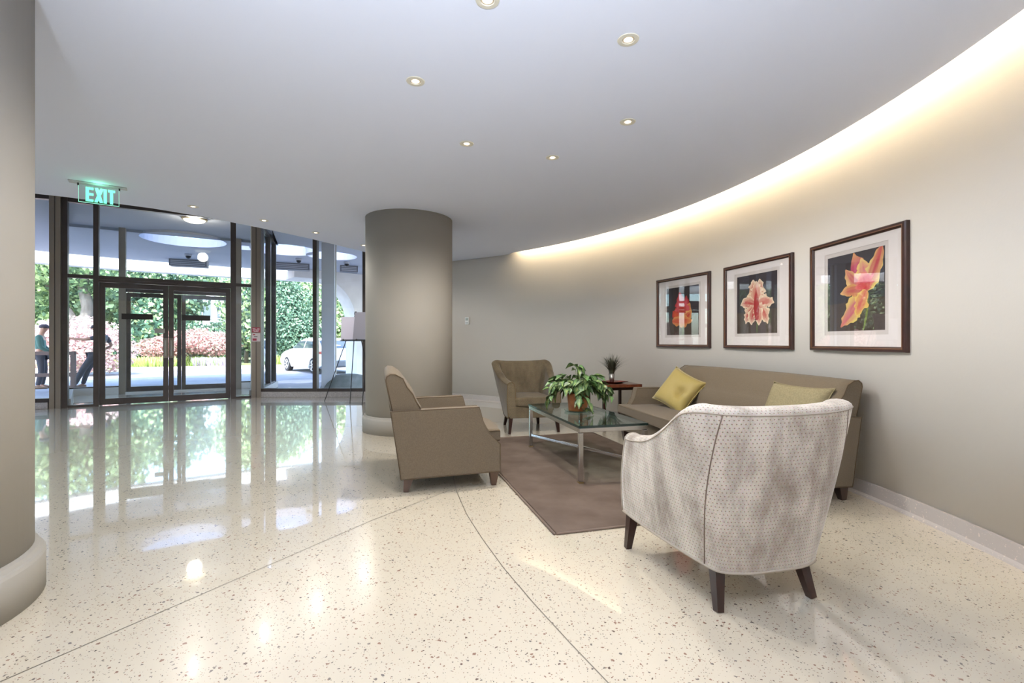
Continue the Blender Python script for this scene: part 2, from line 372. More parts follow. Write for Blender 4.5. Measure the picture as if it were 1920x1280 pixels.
# ------------------------------------------------------------------ glazing
def bay(name, P0, P1, label, verts=(), horiz=(), z0=0.0, z1=HU, fw=0.06, dep=0.10, curb=0.0, kind='structure', matf='bronze', cat=None):
    """frame of local x along the wall; verts = (x0,x1) mullions, horiz = (z, height) bars"""
    P0 = Vector(P0); P1 = Vector(P1); d = P1-P0; L = d.length
    r = empty(name, (P0.x, P0.y, 0), math.atan2(d.y, d.x), label, cat, kind=kind)
    F = MAT[matf]
    zb = z0
    if curb:
        o = bx('curb', (0, L, -0.08, 0.14, z0, curb), MAT['granite'], r, bev=0.006); zb = curb
    bx('bottom_rail', (0, L, -dep/2, dep/2, zb, zb+fw), F, r)
    bx('head_rail', (0, L, -dep/2, dep/2, z1-0.07, z1), F, r)
    xs = [(0, 0)]+list(verts)+[(L, L)]
    for a, b in verts:
        bx('mullion', (a, b, -dep/2-0.01, dep/2+0.01, zb, z1), F, r)
    zs = [zb+fw]+[v for h in horiz for v in (h[0], h[0]+h[1])]+[z1-0.07]
    for (a, b), (c, e) in zip(xs[:-1], xs[1:]):
        if e is None or c-b < 0.04: continue
        for h in horiz: bx('transom_bar', (b, c, -dep/2, dep/2, h[0], h[0]+h[1]), F, r)
        for k in range(0, len(zs), 2):
            bx('pane', (b, c, -0.004, 0.004, zs[k], zs[k+1]), MAT['glass'], r)
    return r
# inner entrance: side lights and transoms around the door opening
fr = empty('window_1', (D0.x, D0.y, 0), math.atan2(DD.y, DD.x), 'bronze entrance frame with side lights and tall transom panes around the double doors', kind='structure')
F = MAT['bronze']
def fbox(n, d, m=None): return bx(n, d, m or F, fr)
ZB0, ZB1 = 2.165, 2.225
for a, b in ((-0.064, 0.010), (0.335, 0.405), (2.347, 2.436)): fbox('mullion', (a, b, -0.06, 0.06, 0, HU))
fbox('head_rail', (0.01, 2.692, -0.05, 0.05, HU-0.075, HU))
for a, b in ((0.010, 0.335), (0.405, 2.347), (2.436, 2.692)):
    fbox('transom_bar', (a, b, -0.05, 0.05, ZB0, ZB1))
    fbox('pane', (a, b, -0.004, 0.004, ZB1, HU-0.075), MAT['glass'])
for a, b in ((0.010, 0.335), (2.436, 2.692)):
    fbox('bottom_rail', (a, b, -0.05, 0.05, 0, 0.035)); fbox('pane', (a, b, -0.004, 0.004, 0.035, ZB0), MAT['glass'])
fbox('door_head', (0.405, 2.347, -0.05, 0.05, ZB0-0.045, ZB0-0.002))
def leaf_door(name, parent_loc, rz, x0, x1, meet_right, label, sign=True, closer=True, ztop=2.115):
    r = empty(name, parent_loc, rz, label, kind='structure')
    st = 0.075
    bx('stile', (x0, x0+st, -0.022, 0.022, 0.012, ztop), F, r); bx('stile', (x1-st, x1, -0.022, 0.022, 0.012, ztop), F, r)
    bx('top_rail', (x0+st, x1-st, -0.022, 0.022, ztop-0.085, ztop), F, r); bx('bottom_rail', (x0+st, x1-st, -0.022, 0.022, 0.012, 0.115), F, r)
    bx('pane', (x0+st, x1-st, -0.004, 0.004, 0.115, ztop-0.085), MAT['glass'], r)
    if sign:
        c = x0+st+0.44 if meet_right else x0+0.42
        o = bx('sign_plate', (c-0.22, c+0.22, -0.012, -0.005, 1.49, 1.59), MAT['black'], r); o['label'] = 'blank black plate across the glass'
        hx = x1-0.037 if meet_right else x0+0.037
        h = bx('handle', (hx-0.030, hx+0.030, -0.035, -0.022, 0.80, 1.16), MAT['post'], r, bev=0.004); h['label'] = 'grey pull plate'
        bx('grip', (hx-0.010, hx+0.010, -0.075, -0.055, 0.84, 1.12), MAT['steel'], h, bev=0.004)
        bx('grip_post', (hx-0.008, hx+0.008, -0.06, -0.03, 0.86, 0.88), MAT['steel'], h); bx('grip_post', (hx-0.008, hx+0.008, -0.06, -0.03, 1.08, 1.10), MAT['steel'], h)
    if sign and meet_right:
        l = bx('lock_box', (x1-0.20, x1-0.05, -0.055, -0.022, 1.25, 1.335), MAT['steel'], r, bev=0.006); l['label'] = 'small brushed lock box'
    if closer:
        a = x0+0.18 if meet_right else x1-0.46
        k = bx('door_closer', (a, a+0.28, 0.022, 0.075, ztop-0.075, ztop-0.015), MAT['steel'], r, bev=0.005)
        bm = BM(); bar(bm, (a+0.05, 0.05, ztop-0.01), (a+0.30, 0.10, ztop+0.0), 0.018); fin('closer_arm', bm, MAT['steel'], k)
    return r
drz = math.atan2(DD.y, DD.x)
leaf_door('door_1', (D0.x, D0.y, 0), drz, 0.410, 1.370, True, 'left leaf of the inner glass entrance doors with lock box')
leaf_door('door_2', (D0.x, D0.y, 0), drz, 1.376, 2.342, False, 'right leaf of the inner glass entrance doors')
# the two thick brushed posts beside the entrance
def thick_post(s0, s1, label):
    o = empty('trim_1', (D0.x, D0.y, 0), drz, label, kind='structure')
    m = (s0+s1)/2
    bx('post_face', (s0, m-0.006, -0.11, 0.11, 0, HU), MAT['post'], o); bx('post_face', (m+0.006, s1, -0.11, 0.11, 0, HU), MAT['post'], o)
    bx('joint', (m-0.006, m+0.006, -0.095, 0.095, 0, HU), MAT['bronze'], o)
    return o
thick_post(-0.205, -0.068, 'thick grey post left of the entrance doors'); thick_post(2.695, 2.858, 'thick grey post right of the entrance doors with red notices')
# red and white notices on the right post (fine print, too small to read)
MAT['paper'] = mat('notice_paper', (226, 216, 220), 0.7); MAT['redprint'] = mat('notice_red', (176, 70, 92), 0.7); MAT['darkprint'] = mat('notice_dark', (70, 70, 78), 0.7)
nz = empty('notice', (D0.x, D0.y, 0), drz, 'two small red and white notices stuck on the right entrance post', 'sign')
sh = bx('sheet', (2.705, 2.850, -0.114, -0.1105, 1.28, 1.375), MAT['redprint'], nz); sh['label'] = 'red upper notice'
bm = BM()
for z, a, b in ((1.352, 0.01, 0.06), (1.352, 0.09, 0.13), (1.333, 0.02, 0.13), (1.312, 0.012, 0.05), (1.312, 0.062, 0.12), (1.294, 0.03, 0.11)):
    box(bm, 2.705+a, 2.705+b, -0.1155, -0.114, z-0.005, z+0.005)
fin('print_line', bm, MAT['paper'], sh)
sh = bx('sheet', (2.705, 2.848, -0.114, -0.1105, 1.10, 1.265), MAT['paper'], nz); sh['label'] = 'white lower notice'
bm = BM(); box(bm, 2.74, 2.80, -0.1155, -0.114, 1.185, 1.200); fin('print_line', bm, MAT['darkprint'], sh)
bx('print_block', (2.715, 2.785, -0.1155, -0.114, 1.115, 1.16), MAT['redprint'], sh); bx('print_block', (2.72, 2.76, -0.1155, -0.114, 1.225, 1.245), MAT['redprint'], sh)

bay('window_2', dpl(2.862), (-1.985, 9.62), 'tall window bays on a granite curb between the entrance and the round column', verts=((0.0, 0.035), (1.05, 1.13), (2.03, 2.12)), curb=0.105, fw=0.065)
bay('window_3', (-9.45, 7.22), dpl(-0.21), 'tall window left of the entrance on a granite curb', verts=((0.0, 0.06), (0.98, 1.05)), curb=0.105, fw=0.065)
bay('window_4', (-10.75, 5.95), (-9.47, 7.20), 'tall window bay hidden by the near column', verts=((0.0, 0.06), (0.9, 0.97)), curb=0.105)
bay('window_5', (-11.41, 4.0), (-10.77, 5.92), 'tall window bay at the far left', verts=((0.0, 0.06), (1.0, 1.07)), curb=0.105)

# outer vestibule wall
vrz = math.atan2(VOD.y, VOD.x)
vo = empty('window_6', (VO.x, VO.y, 0), vrz, 'outer vestibule frame with side lights, grey posts and door opening', kind='structure')
def vbox(n, d, m=None): return bx(n, d, m or F, vo)
for a, b in ((0.0, 0.05), (0.475, 0.52)): vbox('mullion', (a, b, -0.05, 0.05, 0.14, HU))
for a, b in ((0.87, 0.985), (2.93, 3.12)): vbox('post', (a, b, -0.06, 0.06, 0, HU), MAT['post'])
for a, b in ((0.0, 0.87), (3.12, 3.80)):
    vbox('curb', (a, b, -0.10, 0.10, 0, 0.14), MAT['concrete']); vbox('bottom_rail', (a, b, -0.04, 0.04, 0.14, 0.165))
for a, b in ((0.05, 0.475), (0.52, 0.87), (3.12, 3.76)): vbox('pane', (a, b, -0.004, 0.004, 0.165, HU), MAT['glass'])
vbox('mullion', (3.76, 3.82, -0.05, 0.05, 0.14, HU))
vbox('transom_bar', (0.985, 2.93, -0.05, 0.05, 2.15, 2.25)); vbox('pane', (0.985, 2.93, -0.004, 0.004, 2.25, HU), MAT['glass'])
vbox('threshold', (0.985, 2.93, -0.09, 0.09, 0.0, 0.03), MAT['concrete'])
leaf_door('door_3', (VO.x, VO.y, 0.02), vrz, 0.99, 1.955, True, 'left leaf of the outer vestibule doors', sign=False)
leaf_door('door_4', (VO.x, VO.y, 0.02), vrz, 1.961, 2.926, False, 'right leaf of the outer vestibule doors', sign=False)
# vestibule side walls
P = dpl(2.80); vr = VC-P
rr = bay('window_7', P, VC, 'glazed right side wall of the vestibule with dark vertical fins', verts=((0.36, 0.46), (1.28, 1.38), (2.06, 2.16)), curb=0.14, fw=0.03, dep=0.09)
bay('window_8', VO, dpl(-0.10), 'glazed left side wall of the vestibule', verts=((1.05, 1.11),), curb=0.14, fw=0.04, dep=0.08)
# drum lamp on the vestibule ceiling
vl = empty('ceiling_lamp', (-6.15, 9.30, HU), label='drum ceiling lamp with a glowing bowl inside the vestibule', cat='lamp')
MAT['brass'] = mat('aged_brass', (150, 128, 88), 0.35, metal=0.7)
MAT['lampglass'] = mat('lit_bowl', (255, 246, 225), 0.4, emit=((255, 240, 205), 1.6))
bm = BM(); lathe(bm, [(0.20, -0.05), (0.215, -0.045), (0.215, -0.015), (0.19, 0.0)], 32); fin('rim', bm, MAT['brass'], vl)
bm = BM(); lathe(bm, [(0.02, -0.105), (0.10, -0.098), (0.16, -0.078), (0.185, -0.05)], 32); fin('bowl', bm, MAT['lampglass'], vl, smooth=True)
ld = bpy.data.lights.new('vestibule_light', 'POINT'); lo = bpy.data.objects.new('vestibule_light', ld); COL.objects.link(lo)
lo.location = (-6.15, 9.30, HU-0.22); ld.energy = 14; ld.shadow_soft_size = 0.12; ld.color = (1.0, 0.9, 0.75)

# ------------------------------------------------------------------ recessed downlights
DL = [(-0.111,2.173,'recessed downlight at the top edge of the photo, nearest the viewer'),
      (0.595,2.457,'recessed downlight above the grey dotted chair'),
      (-0.573,2.849,'recessed downlight in the middle of the ceiling, left of the sofa group'),
      (0.814,3.375,'recessed downlight above the sofa side of the rug'),
      (-0.354,3.748,'recessed downlight with a pinkish glow above the tan armchair'),
      (0.340,4.030,'recessed downlight with a dim glow above the glass table'),
      (-3.652,5.496,'recessed downlight near the ceiling edge, closest to the exit sign'),
      (-3.165,6.126,'recessed downlight near the ceiling edge, in front of the right entrance post'),
      (-2.787,6.816,'recessed downlight near the ceiling edge, in front of the window mullion'),
      (-2.380,7.704,'recessed downlight half hidden by the far round column')]
DW = (1.2, 0.5, 1.3, 1.0, 2.9, 3.2, 0.9, 1.0, 1.1, 1.2)
for (x, y, lb), k in zip(DL, DW):
    t = empty('downlight', (x, y, HC), label=lb, cat='light', group='recessed downlights in the dropped ceiling')
    bm = BM(); n = 28
    rows = [[(r*math.cos(2*math.pi*j/n), r*math.sin(2*math.pi*j/n), z) for j in range(n)] for r, z in ((0.030, -0.0015), (0.033, -0.005), (0.053, -0.004), (0.055, -0.0005))]
    grid(bm, rows, close_u=True); fin('trim_ring', bm, MAT['trim_ring'], t)
    bm = BM(); lathe(bm, [(0.029, -0.0008), (0.029, -0.002)], n); fin('reflector', bm, MAT['cone'], t)
    bm = BM(); lathe(bm, [(0.023, -0.002), (0.020, -0.0035), (0.008, -0.005)], 16); fin('bulb', bm, MAT['bulb'], t)
LIGHTS = [(x, y, k) for (x, y, _), k in zip(DL, DW)] + [(-1.9,0.4,.7),(0.1,-0.2,1.1),(1.2,0.3,.45),(1.7,-1.2,.35),(-3.6,-0.6,.7),(-5.6,1.0,0.8),(-5.2,3.2,1.0),(-1.2,-2.0,.7)]  # the listed extras are added unseen fill beams without fixtures, brightening the lobby
for x, y, k in LIGHTS:
    sd = bpy.data.lights.new('downlight_and_fill_beam', 'SPOT'); so = bpy.data.objects.new('downlight_and_fill_beam', sd); COL.objects.link(so)
    so.location = (x, y, HC-0.03); sd.energy = DOWNLIGHT_W*k; sd.spot_size = R(165); sd.spot_blend = 0.45; sd.shadow_soft_size = 0.018
    sd.color = (1.0, 0.94, 0.85)
# cove tube hidden in the slot above the curved wall
bm = BM(); tube(bm, [(p[0], p[1], HC+0.125) for p in arc(RW-0.082, SLOT_A-0.6, -120, 150)], 0.010, 6)
tag(fin('cove_tube', bm, MAT['cove']), 'warm light tube in the slot between ceiling and curved wall', 'light')

# ------------------------------------------------------------------ exit sign
ex = empty('exit_sign', (-4.068, 4.73, HC), R(35.8), 'green lit exit sign on clear acrylic hanging from the ceiling', 'sign')
bx('canopy_plate', (-0.225, 0.215, -0.045, 0.045, -0.012, 0.0), MAT['soffit'], ex, bev=0.004)
for x in (-0.155, 0.155): bx('bracket', (x-0.006, x+0.006, -0.009, 0.009, -0.034, -0.012), MAT['black'], ex)
pn = bx('panel', (-0.152, 0.152, -0.004, 0.004, -0.190, -0.024), MAT['acrylic'], ex)
bm = BM()
for d in ((-0.153,-0.150,-0.190,-0.024), (0.150,0.153,-0.190,-0.024), (-0.153,0.153,-0.193,-0.189)): box(bm, d[0], d[1], -0.0045, 0.0045, d[2], d[3])
e_ = fin('lit_edge', bm, MAT['acrylic_edge'], pn)
bm = BM(); zt, zb_, y0, y1 = -0.040, -0.180, -0.0062, -0.0042
def stroke(x0, z0, x1, z1, w):
    bm_pts = [(x0-w/2, z0), (x0+w/2, z0), (x1+w/2, z1), (x1-w/2, z1)]
    prism(bm, bm_pts, 'y', y0, y1)
box(bm, -0.100, -0.076, y0, y1, zb_, zt)
for z in (zt-0.024, (zt+zb_)/2-0.010, zb_): box(bm, -0.076, -0.042, y0, y1, z, z+0.024)
stroke(-0.020, zt, 0.018, zb_, 0.026); stroke(0.022, zt, -0.024, zb_, 0.026)
box(bm, 0.034, 0.058, y0, y1, zb_, zt)
box(bm, 0.066, 0.122, y0, y1, zt-0.024, zt); box(bm, 0.082, 0.106, y0, y1, zb_, zt-0.024)
o = fin('lettering', bm, MAT['exit'], ex); o['label'] = 'glowing green letters EXIT'
ld = bpy.data.lights.new('exit_glow', 'POINT'); lo = bpy.data.objects.new('exit_glow', ld); COL.objects.link(lo); lo.parent = ex
lo.location = (0.0, -0.06, -0.05); ld.energy = 0.35; ld.color = (0.25, 1.0, 0.6); ld.shadow_soft_size = 0.05
# thermostat
a = math.atan2(9.067-CY, -0.836-CX)
th = empty('thermostat', (CX+(RW)*math.cos(a), CY+(RW)*math.sin(a), 1.49), a-R(90), 'small white thermostat on the curved wall right of the far column', 'thermostat')
bx('housing', (-0.047, 0.047, -0.028, 0.0, -0.07, 0.07), MAT['white'], th, bev=0.006)
bx('display', (-0.030, 0.030, -0.0295, -0.027, 0.005, 0.05), MAT['greyscreen'], th)
bx('button', (-0.026, -0.006, -0.0305, -0.027, -0.05, -0.03), MAT['greyscreen'], th); bx('button', (0.006, 0.026, -0.0305, -0.027, -0.05, -0.03), MAT['greyscreen'], th)
# ------------------------------------------------------------------ rug
u = Vector((-0.27, 0.963)).normalized(); v = Vector((u.y, -u.x)); RZ = math.atan2(v.y, v.x)
ru = empty('rug', (0.242, 2.727, 0), RZ, 'taupe pile rug with a bound edge under the glass table', 'rug')
bm = BM(); prism(bm, [(0.012,0.012),(1.508,0.012),(1.508,2.708),(0.012,2.708)], 'z', 0.0, 0.011, bev=0.004); fin('pile', bm, MAT['rug'], ru)
bm = BM()
tube(bm, [(0.012,0,0.007),(1.508,0,0.007)], 0.0075, 8); tube(bm, [(0.012,2.72,0.007),(1.508,2.72,0.007)], 0.0075, 8)
tube(bm, [(0.0,0.0,0.007),(0.0,2.72,0.007)], 0.0075, 8); tube(bm, [(1.52,0.0,0.007),(1.52,2.72,0.007)], 0.0075, 8)
fin('binding', bm, MAT['rug_edge'], ru, smooth=True)

# ------------------------------------------------------------------ tan upholstered armchair and sofa
def leg4(r, pts, h, wt, wb, m, splay=None):
    for i, (x, y) in enumerate(pts):
        bm = BM(); sx, sy = splay[i] if splay else (0, 0)
        bar(bm, (x, y, h), (x+sx, y+sy, 0.0), wt, w2=wb); fin('leg', bm, m, r)
def edge_tube(name, pts, m, parent, r=0.005, closed=True):
    bm = BM(); tube(bm, list(pts)+([pts[0]] if closed else []), r, 6); return fin(name, bm, m, parent, smooth=True)
def seat_unit(name, loc, rz, W, label, cat, crest, dome, arm_h, tcush, seat_z=(0.325, 0.425), group=None):
    r = empty(name, loc, rz, label, cat)
    hw = W/2; k = (arm_h-0.10)/0.509
    zz = lambda z: 0.10+(z-0.10)*k
    prof = [(-0.010,0.10),(-0.085,zz(0.60)),(0.566,zz(0.609)),(0.578,zz(0.565)),(0.590,zz(0.515)),(0.605,zz(0.465)),(0.627,zz(0.425)),(0.66,zz(0.385)),(0.695,zz(0.350)),(0.729,0.320),(0.729,0.112)]
    T = 0.105
    for s in (-1, 1):
        a, b = (hw-T, hw) if s > 0 else (-hw, -hw+T)
        bm = BM(); prism(bm, prof, 'y', a, b, bev=0.010, seg=2); o = fin('arm', bm, MAT['tan'], r)
        ys = hw-0.003 if s > 0 else -hw+0.003
        edge_tube('piping', [(x, ys, z) for x, z in prof], MAT['piping'], o, r=0.0035)
        yi = hw-T+0.003 if s > 0 else -hw+T-0.003
        edge_tube('piping', [(x, yi, z) for x, z in prof[1:-1]], MAT['piping'], o, r=0.0035, closed=False)
    # back: lofted across the width, domed at the crest
    pb = [(-0.004,0.11),(-0.080,0.585),(-0.128,crest-0.045),(-0.122,crest-0.018),(-0.098,crest),(-0.060,crest-0.002),(-0.008,crest-0.032),(0.045,crest-0.095),(0.088,crest-0.150),(0.112,crest-0.205),(0.142,0.61),(0.165,0.46),(0.17,0.30),(0.12,0.11)]
    rows = []; n = 24; wb = hw-0.028
    for i in range(n+1):
        t = -1+2*i/n; y = wb*t; e = 1-abs(t)**2.2
        pinch = 0.012*(abs(t)**12)
        rows.append([(x+(pinch if x < 0.0 else -pinch), y, z+(dome*e*max(0, (z-0.6)/(crest-0.6)))) for x, z in pb])
    bm = BM(); grid(bm, rows, close_u=True, cap=True); o = fin('backrest', bm, MAT['tan'], r)
    for p in o.data.polygons: p.use_smooth = abs(p.normal.y) < .9
    edge_tube('piping', rows[0][1:11], MAT['piping'], o, r=0.004, closed=False); edge_tube('piping', rows[-1][1:11], MAT['piping'], o, r=0.004, closed=False)
    bx('base', (0.02, 0.715, -hw+T-0.01, hw-T+0.01, 0.115, seat_z[0]-0.002), MAT['tan'], r, bev=0.008)
    yi = hw-T-0.004
    if tcush: out = [(0.13,-yi),(0.655,-yi),(0.665,-hw+0.012),(0.762,-hw+0.012),(0.770,0),(0.762,hw-0.012),(0.665,hw-0.012),(0.655,yi),(0.13,yi)]
    else: out = [(0.13,-yi),(0.755,-yi),(0.768,-yi*0.5),(0.772,0),(0.768,yi*0.5),(0.755,yi),(0.13,yi)]
    bm = BM(); prism(bm, out, 'z', seat_z[0], seat_z[1], bev=0.022, seg=3); o = fin('seat_cushion', bm, MAT['tan'], r)
    ins = [(x*(1)-0.004 if x > .3 else x, y*0.996) for x, y in out]
    edge_tube('piping', [(x, y, seat_z[1]-0.014) for x, y in ins], MAT['piping'], o, r=0.0045)
    edge_tube('piping', [(x, y, seat_z[0]+0.014) for x, y in ins], MAT['piping'], o, r=0.0045)
    leg4(r, [(0.045,-hw+0.05),(0.685,-hw+0.05),(0.685,hw-0.05),(0.045,hw-0.05)], 0.115, 0.072, 0.036, MAT['walnut'] if not tcush else MAT['darkwood'], [(-0.02,0),(0,0),(0,0),(-0.02,0)])
    return r
cv = Vector((0.9643, 0.265)); cu = Vector((-0.265, 0.9643))
o = Vector((-0.79, 3.463)) + cu*0.435
seat_unit('armchair', (o.x, o.y, 0), math.atan2(cv.y, cv.x), 0.87, 'tan wool armchair seen from its side, in front of the round column', 'armchair', 0.862, 0.042, 0.605, False, (0.315, 0.415))
sth = R(10.5); su = Vector((-math.sin(sth), math.cos(sth))); sR = Vector((2.335, 3.30)); SL = 2.25
o = sR + su*(SL/2)
seat_unit('sofa', (o.x, o.y, 0), math.pi+sth, SL, 'long tan wool sofa with one seat cushion against the curved wall', 'sofa', 0.828, 0.012, 0.585, True, (0.305, 0.405))

# ------------------------------------------------------------------ barrel chairs
def barrel_chair(loc, rz, fabric, label, group=None):
    r = empty('barrel_chair', loc, rz, label, 'armchair')
    # half path (right side): bottom x,y, top x,y,z, thickness
    half = [(0,-0.062, 0,-0.140,0.842,0.115),(0.12,-0.058,0.16,-0.136,0.844,0.115),(0.20,-0.035,0.29,-0.115,0.850,0.115),(0.238,-0.010,0.365,-0.075,0.856,0.112),
            (0.252,0.03,0.398,-0.015,0.846,0.108),(0.262,0.09,0.402,0.050,0.812,0.10),(0.276,0.18,0.388,0.15,0.752,0.092),(0.291,0.28,0.372,0.25,0.702,0.088),
            (0.303,0.38,0.356,0.35,0.662,0.085),(0.312,0.48,0.342,0.45,0.637,0.085),(0.318,0.58,0.330,0.555,0.620,0.086),(0.320,0.665,0.323,0.635,0.612,0.086)]
    path = [(-a,b,-c,d,e,f) for a,b,c,d,e,f in half[:0:-1]] + half
    # smooth resample
    P = np.array(path); n0 = len(P); m = 64
    ts = np.linspace(0, n0-1, m+1); S = np.zeros((m+1, 6))
    for i, t in enumerate(ts):
        k = min(int(t), n0-2); f = t-k
        p0, p1, p2, p3 = P[max(k-1,0)], P[k], P[k+1], P[min(k+2,n0-1)]
        S[i] = 0.5*((2*p1)+(-p0+p2)*f+(2*p0-5*p1+4*p2-p3)*f*f+(-p0+3*p1-3*p2+p3)*f**3)
    tops = S[:, 2:4]; cum = np.concatenate([[0], np.cumsum(np.linalg.norm(np.diff(tops, axis=0), axis=1))]); cum -= cum[m//2]
    bm = BM(); uvl = bm.loops.layers.uv.new('UVMap'); rows = []; uvs = []
    zb = 0.170
    for i in range(m+1):
        bxx, by, tx, ty, tz, th = S[i]
        q = S[min(i+1, m)][2:4]-S[max(i-1, 0)][2:4]; d = Vector((q[0], q[1])).normalized(); nin = Vector((-d.y, d.x))   # towards the inside
        row = []; uv = []
        zbb = zb + 0.022*max(0, (by-0.1)/0.56)
        for j in range(13):                                    # outer face
            t = j/12; bulge = 0.012*math.sin(math.pi*t)
            f = t**1.15
            x = bxx+(tx-bxx)*f - nin.x*bulge; y = by+(ty-by)*f - nin.y*bulge; z = zbb+(tz-0.030-zbb)*t
            row.append((x, y, z)); uv.append(z)
        for a in range(1, 9):                                  # rolled top
            ph = math.pi*a/8; cx = th/2*(1-math.cos(ph)); cz = 0.030*math.sin(ph)
            row.append((tx+nin.x*cx, ty+nin.y*cx, tz-0.030+cz)); uv.append(uv[-1]+th*0.16)
        ztop = tz-0.030; zlow = 0.33
        for j in range(1, 8):                                  # inner face
            t = j/7; lean = 0.05 if abs(i-m/2) < m*0.26 else 0.015
            ins = th + lean*t**0.8
            f = 1-t*0.45
            x = (bxx+(tx-bxx)*f) + nin.x*ins; y = (by+(ty-by)*f)+nin.y*ins; z = ztop+(zlow-ztop)*t
            row.append((x, y, z)); uv.append(uv[-1]+(ztop-zlow)/7)
        rows.append(row); uvs.append(uv)
    V = [[bm.verts.new(p) for p in rw] for rw in rows]
    for i in range(m):
        for j in range(len(rows[0])-1):
            f = bm.faces.new((V[i][j], V[i][j+1], V[i+1][j+1], V[i+1][j]))
            for lp, (a, b) in zip(f.loops, ((i,j),(i,j+1),(i+1,j+1),(i+1,j))): lp[uvl].uv = (cum[a], uvs[a][b])
    for i in (0, m):                                           # front faces of the arms
        f = bm.faces.new(V[i] if i else V[i][::-1])
        for lp in f.loops: lp[uvl].uv = (lp.vert.co.x, lp.vert.co.z)
    o = fin('shell', bm, fabric, r)
    for p in o.data.polygons: p.use_smooth = len(p.vertices) == 4
    pip = mat('welt_'+str(len(bpy.data.materials)), (160, 151, 140) if fabric is MAT['velvet_grey'] else (98, 84, 62), 0.8, spec=0.1)
    edge_tube('piping', [rw[0] for rw in rows], pip, o, r=0.006, closed=False)
    edge_tube('piping', [rw[12] for rw in rows], pip, o, r=0.003, closed=False)
    for i in (0, m):
        edge_tube('piping', rows[i][:26], pip, o, r=0.005, closed=False)
    seamm = mat('seam_'+str(len(bpy.data.materials)), (112, 98, 88) if fabric is MAT['velvet_grey'] else (88, 72, 52), 0.9, spec=0.1)
    for k in (19, m-19):
        sg = 1 if k < m/2 else -1; fr_ = [k+sg*7*j/12 for j in range(13)]
        edge_tube('seam', [Vector(rows[math.floor(q)][j]).lerp(Vector(rows[math.floor(q)+1][j]), q-math.floor(q)) for j, q in enumerate(fr_)], seamm, o, r=0.0028, closed=False)
    # seat deck, apron and cushion
    def uvbox(name, out, z0, z1, bev):
        bm = BM(); prism(bm, out, 'z', z0, z1, bev=bev, seg=3); uvl = bm.loops.layers.uv.new('UVMap')
        for f in bm.faces:
            for lp in f.loops:
                c = lp.vert.co; lp[uvl].uv = (c.x, c.y) if abs(f.normal.z) > .5 else (c.x+c.y, c.z)
        return fin(name, bm, fabric, r)
    uvbox('apron', [(-0.232,0.02),(0.232,0.02),(0.300,0.655),(-0.300,0.655)], 0.185, 0.322, 0.008)
    c = uvbox('seat_cushion', [(-0.225,0.045),(0.225,0.045),(0.243,0.63),(0.20,0.668),(0.0,0.682),(-0.20,0.668),(-0.243,0.63)], 0.322, 0.432, 0.026)
    leg4(r, [(-0.200,0.055),(0.200,0.055),(0.285,0.620),(-0.285,0.620)], 0.20, 0.050, 0.030, MAT['darkwood'], [(-0.03,-0.055),(0.03,-0.055),(0.02,0.02),(-0.02,0.02)])
    return r
barrel_chair((1.065, 2.010, 0), R(13.7), MAT['velvet_grey'], 'pale grey dotted velvet barrel chair seen from behind, nearest the viewer')
barrel_chair((0.125, 6.39, 0), R(192.7), MAT['velvet_olive'], 'olive brown velvet barrel chair facing the viewer at the far end of the rug')

# ------------------------------------------------------------------ glass coffee table
tz = math.atan2(0.252, 0.968)
ct = empty('coffee_table', (0.628, 4.405, 0), tz, 'rectangular glass coffee table on a square chrome frame standing on the rug', 'table')
hx, hy = 0.295, 0.68
gl = bx('glass_top', (-hx, hx, -hy, hy, 0.434, 0.452), MAT['table_glass'], ct)
bm = BM()
for d in ((-hx-0.0005,-hx+0.0015,-hy,hy),(hx-0.0015,hx+0.0005,-hy,hy),(-hx,hx,-hy-0.0005,-hy+0.0015),(-hx,hx,hy-0.0015,hy+0.0005)): box(bm, *d, 0.434, 0.452)
e = fin('polished_edge', bm, MAT['glass_edge'], gl); e['label'] = 'dark green polished glass edge'
lx, ly, t = hx-0.020, hy-0.020, 0.017
for sx in (-1, 1):
    for sy in (-1, 1):
        l = bx('leg', (sx*lx-t, sx*lx+t, sy*ly-t, sy*ly+t, 0.022, 0.396), MAT['chrome'], ct, bev=0.002)
        bx('foot', (sx*lx-t-0.002, sx*lx+t+0.002, sy*ly-t-0.002, sy*ly+t+0.002, 0.0112, 0.022), MAT['brass'], l)
        bx('collar', (sx*lx-t+0.004, sx*lx+t-0.004, sy*ly-t+0.004, sy*ly+t-0.004, 0.394, 0.400), MAT['black'], l)
for sy in (-1, 1): bx('rail', (-lx-t, lx+t, sy*ly-t, sy*ly+t, 0.400, 0.433), MAT['chrome'], ct, bev=0.002)
for sx in (-1, 1): bx('rail', (sx*lx-t, sx*lx+t, -ly+t, ly-t, 0.400, 0.433), MAT['chrome'], ct, bev=0.002)
for sx in (-1, 1):
    bm = BM(); bar(bm, (-sx*lx, -ly, 0.135+0.001*sx), (sx*lx, ly, 0.135+0.001*sx), 0.022, 0.022); fin('stretcher', bm, MAT['chrome'], ct)

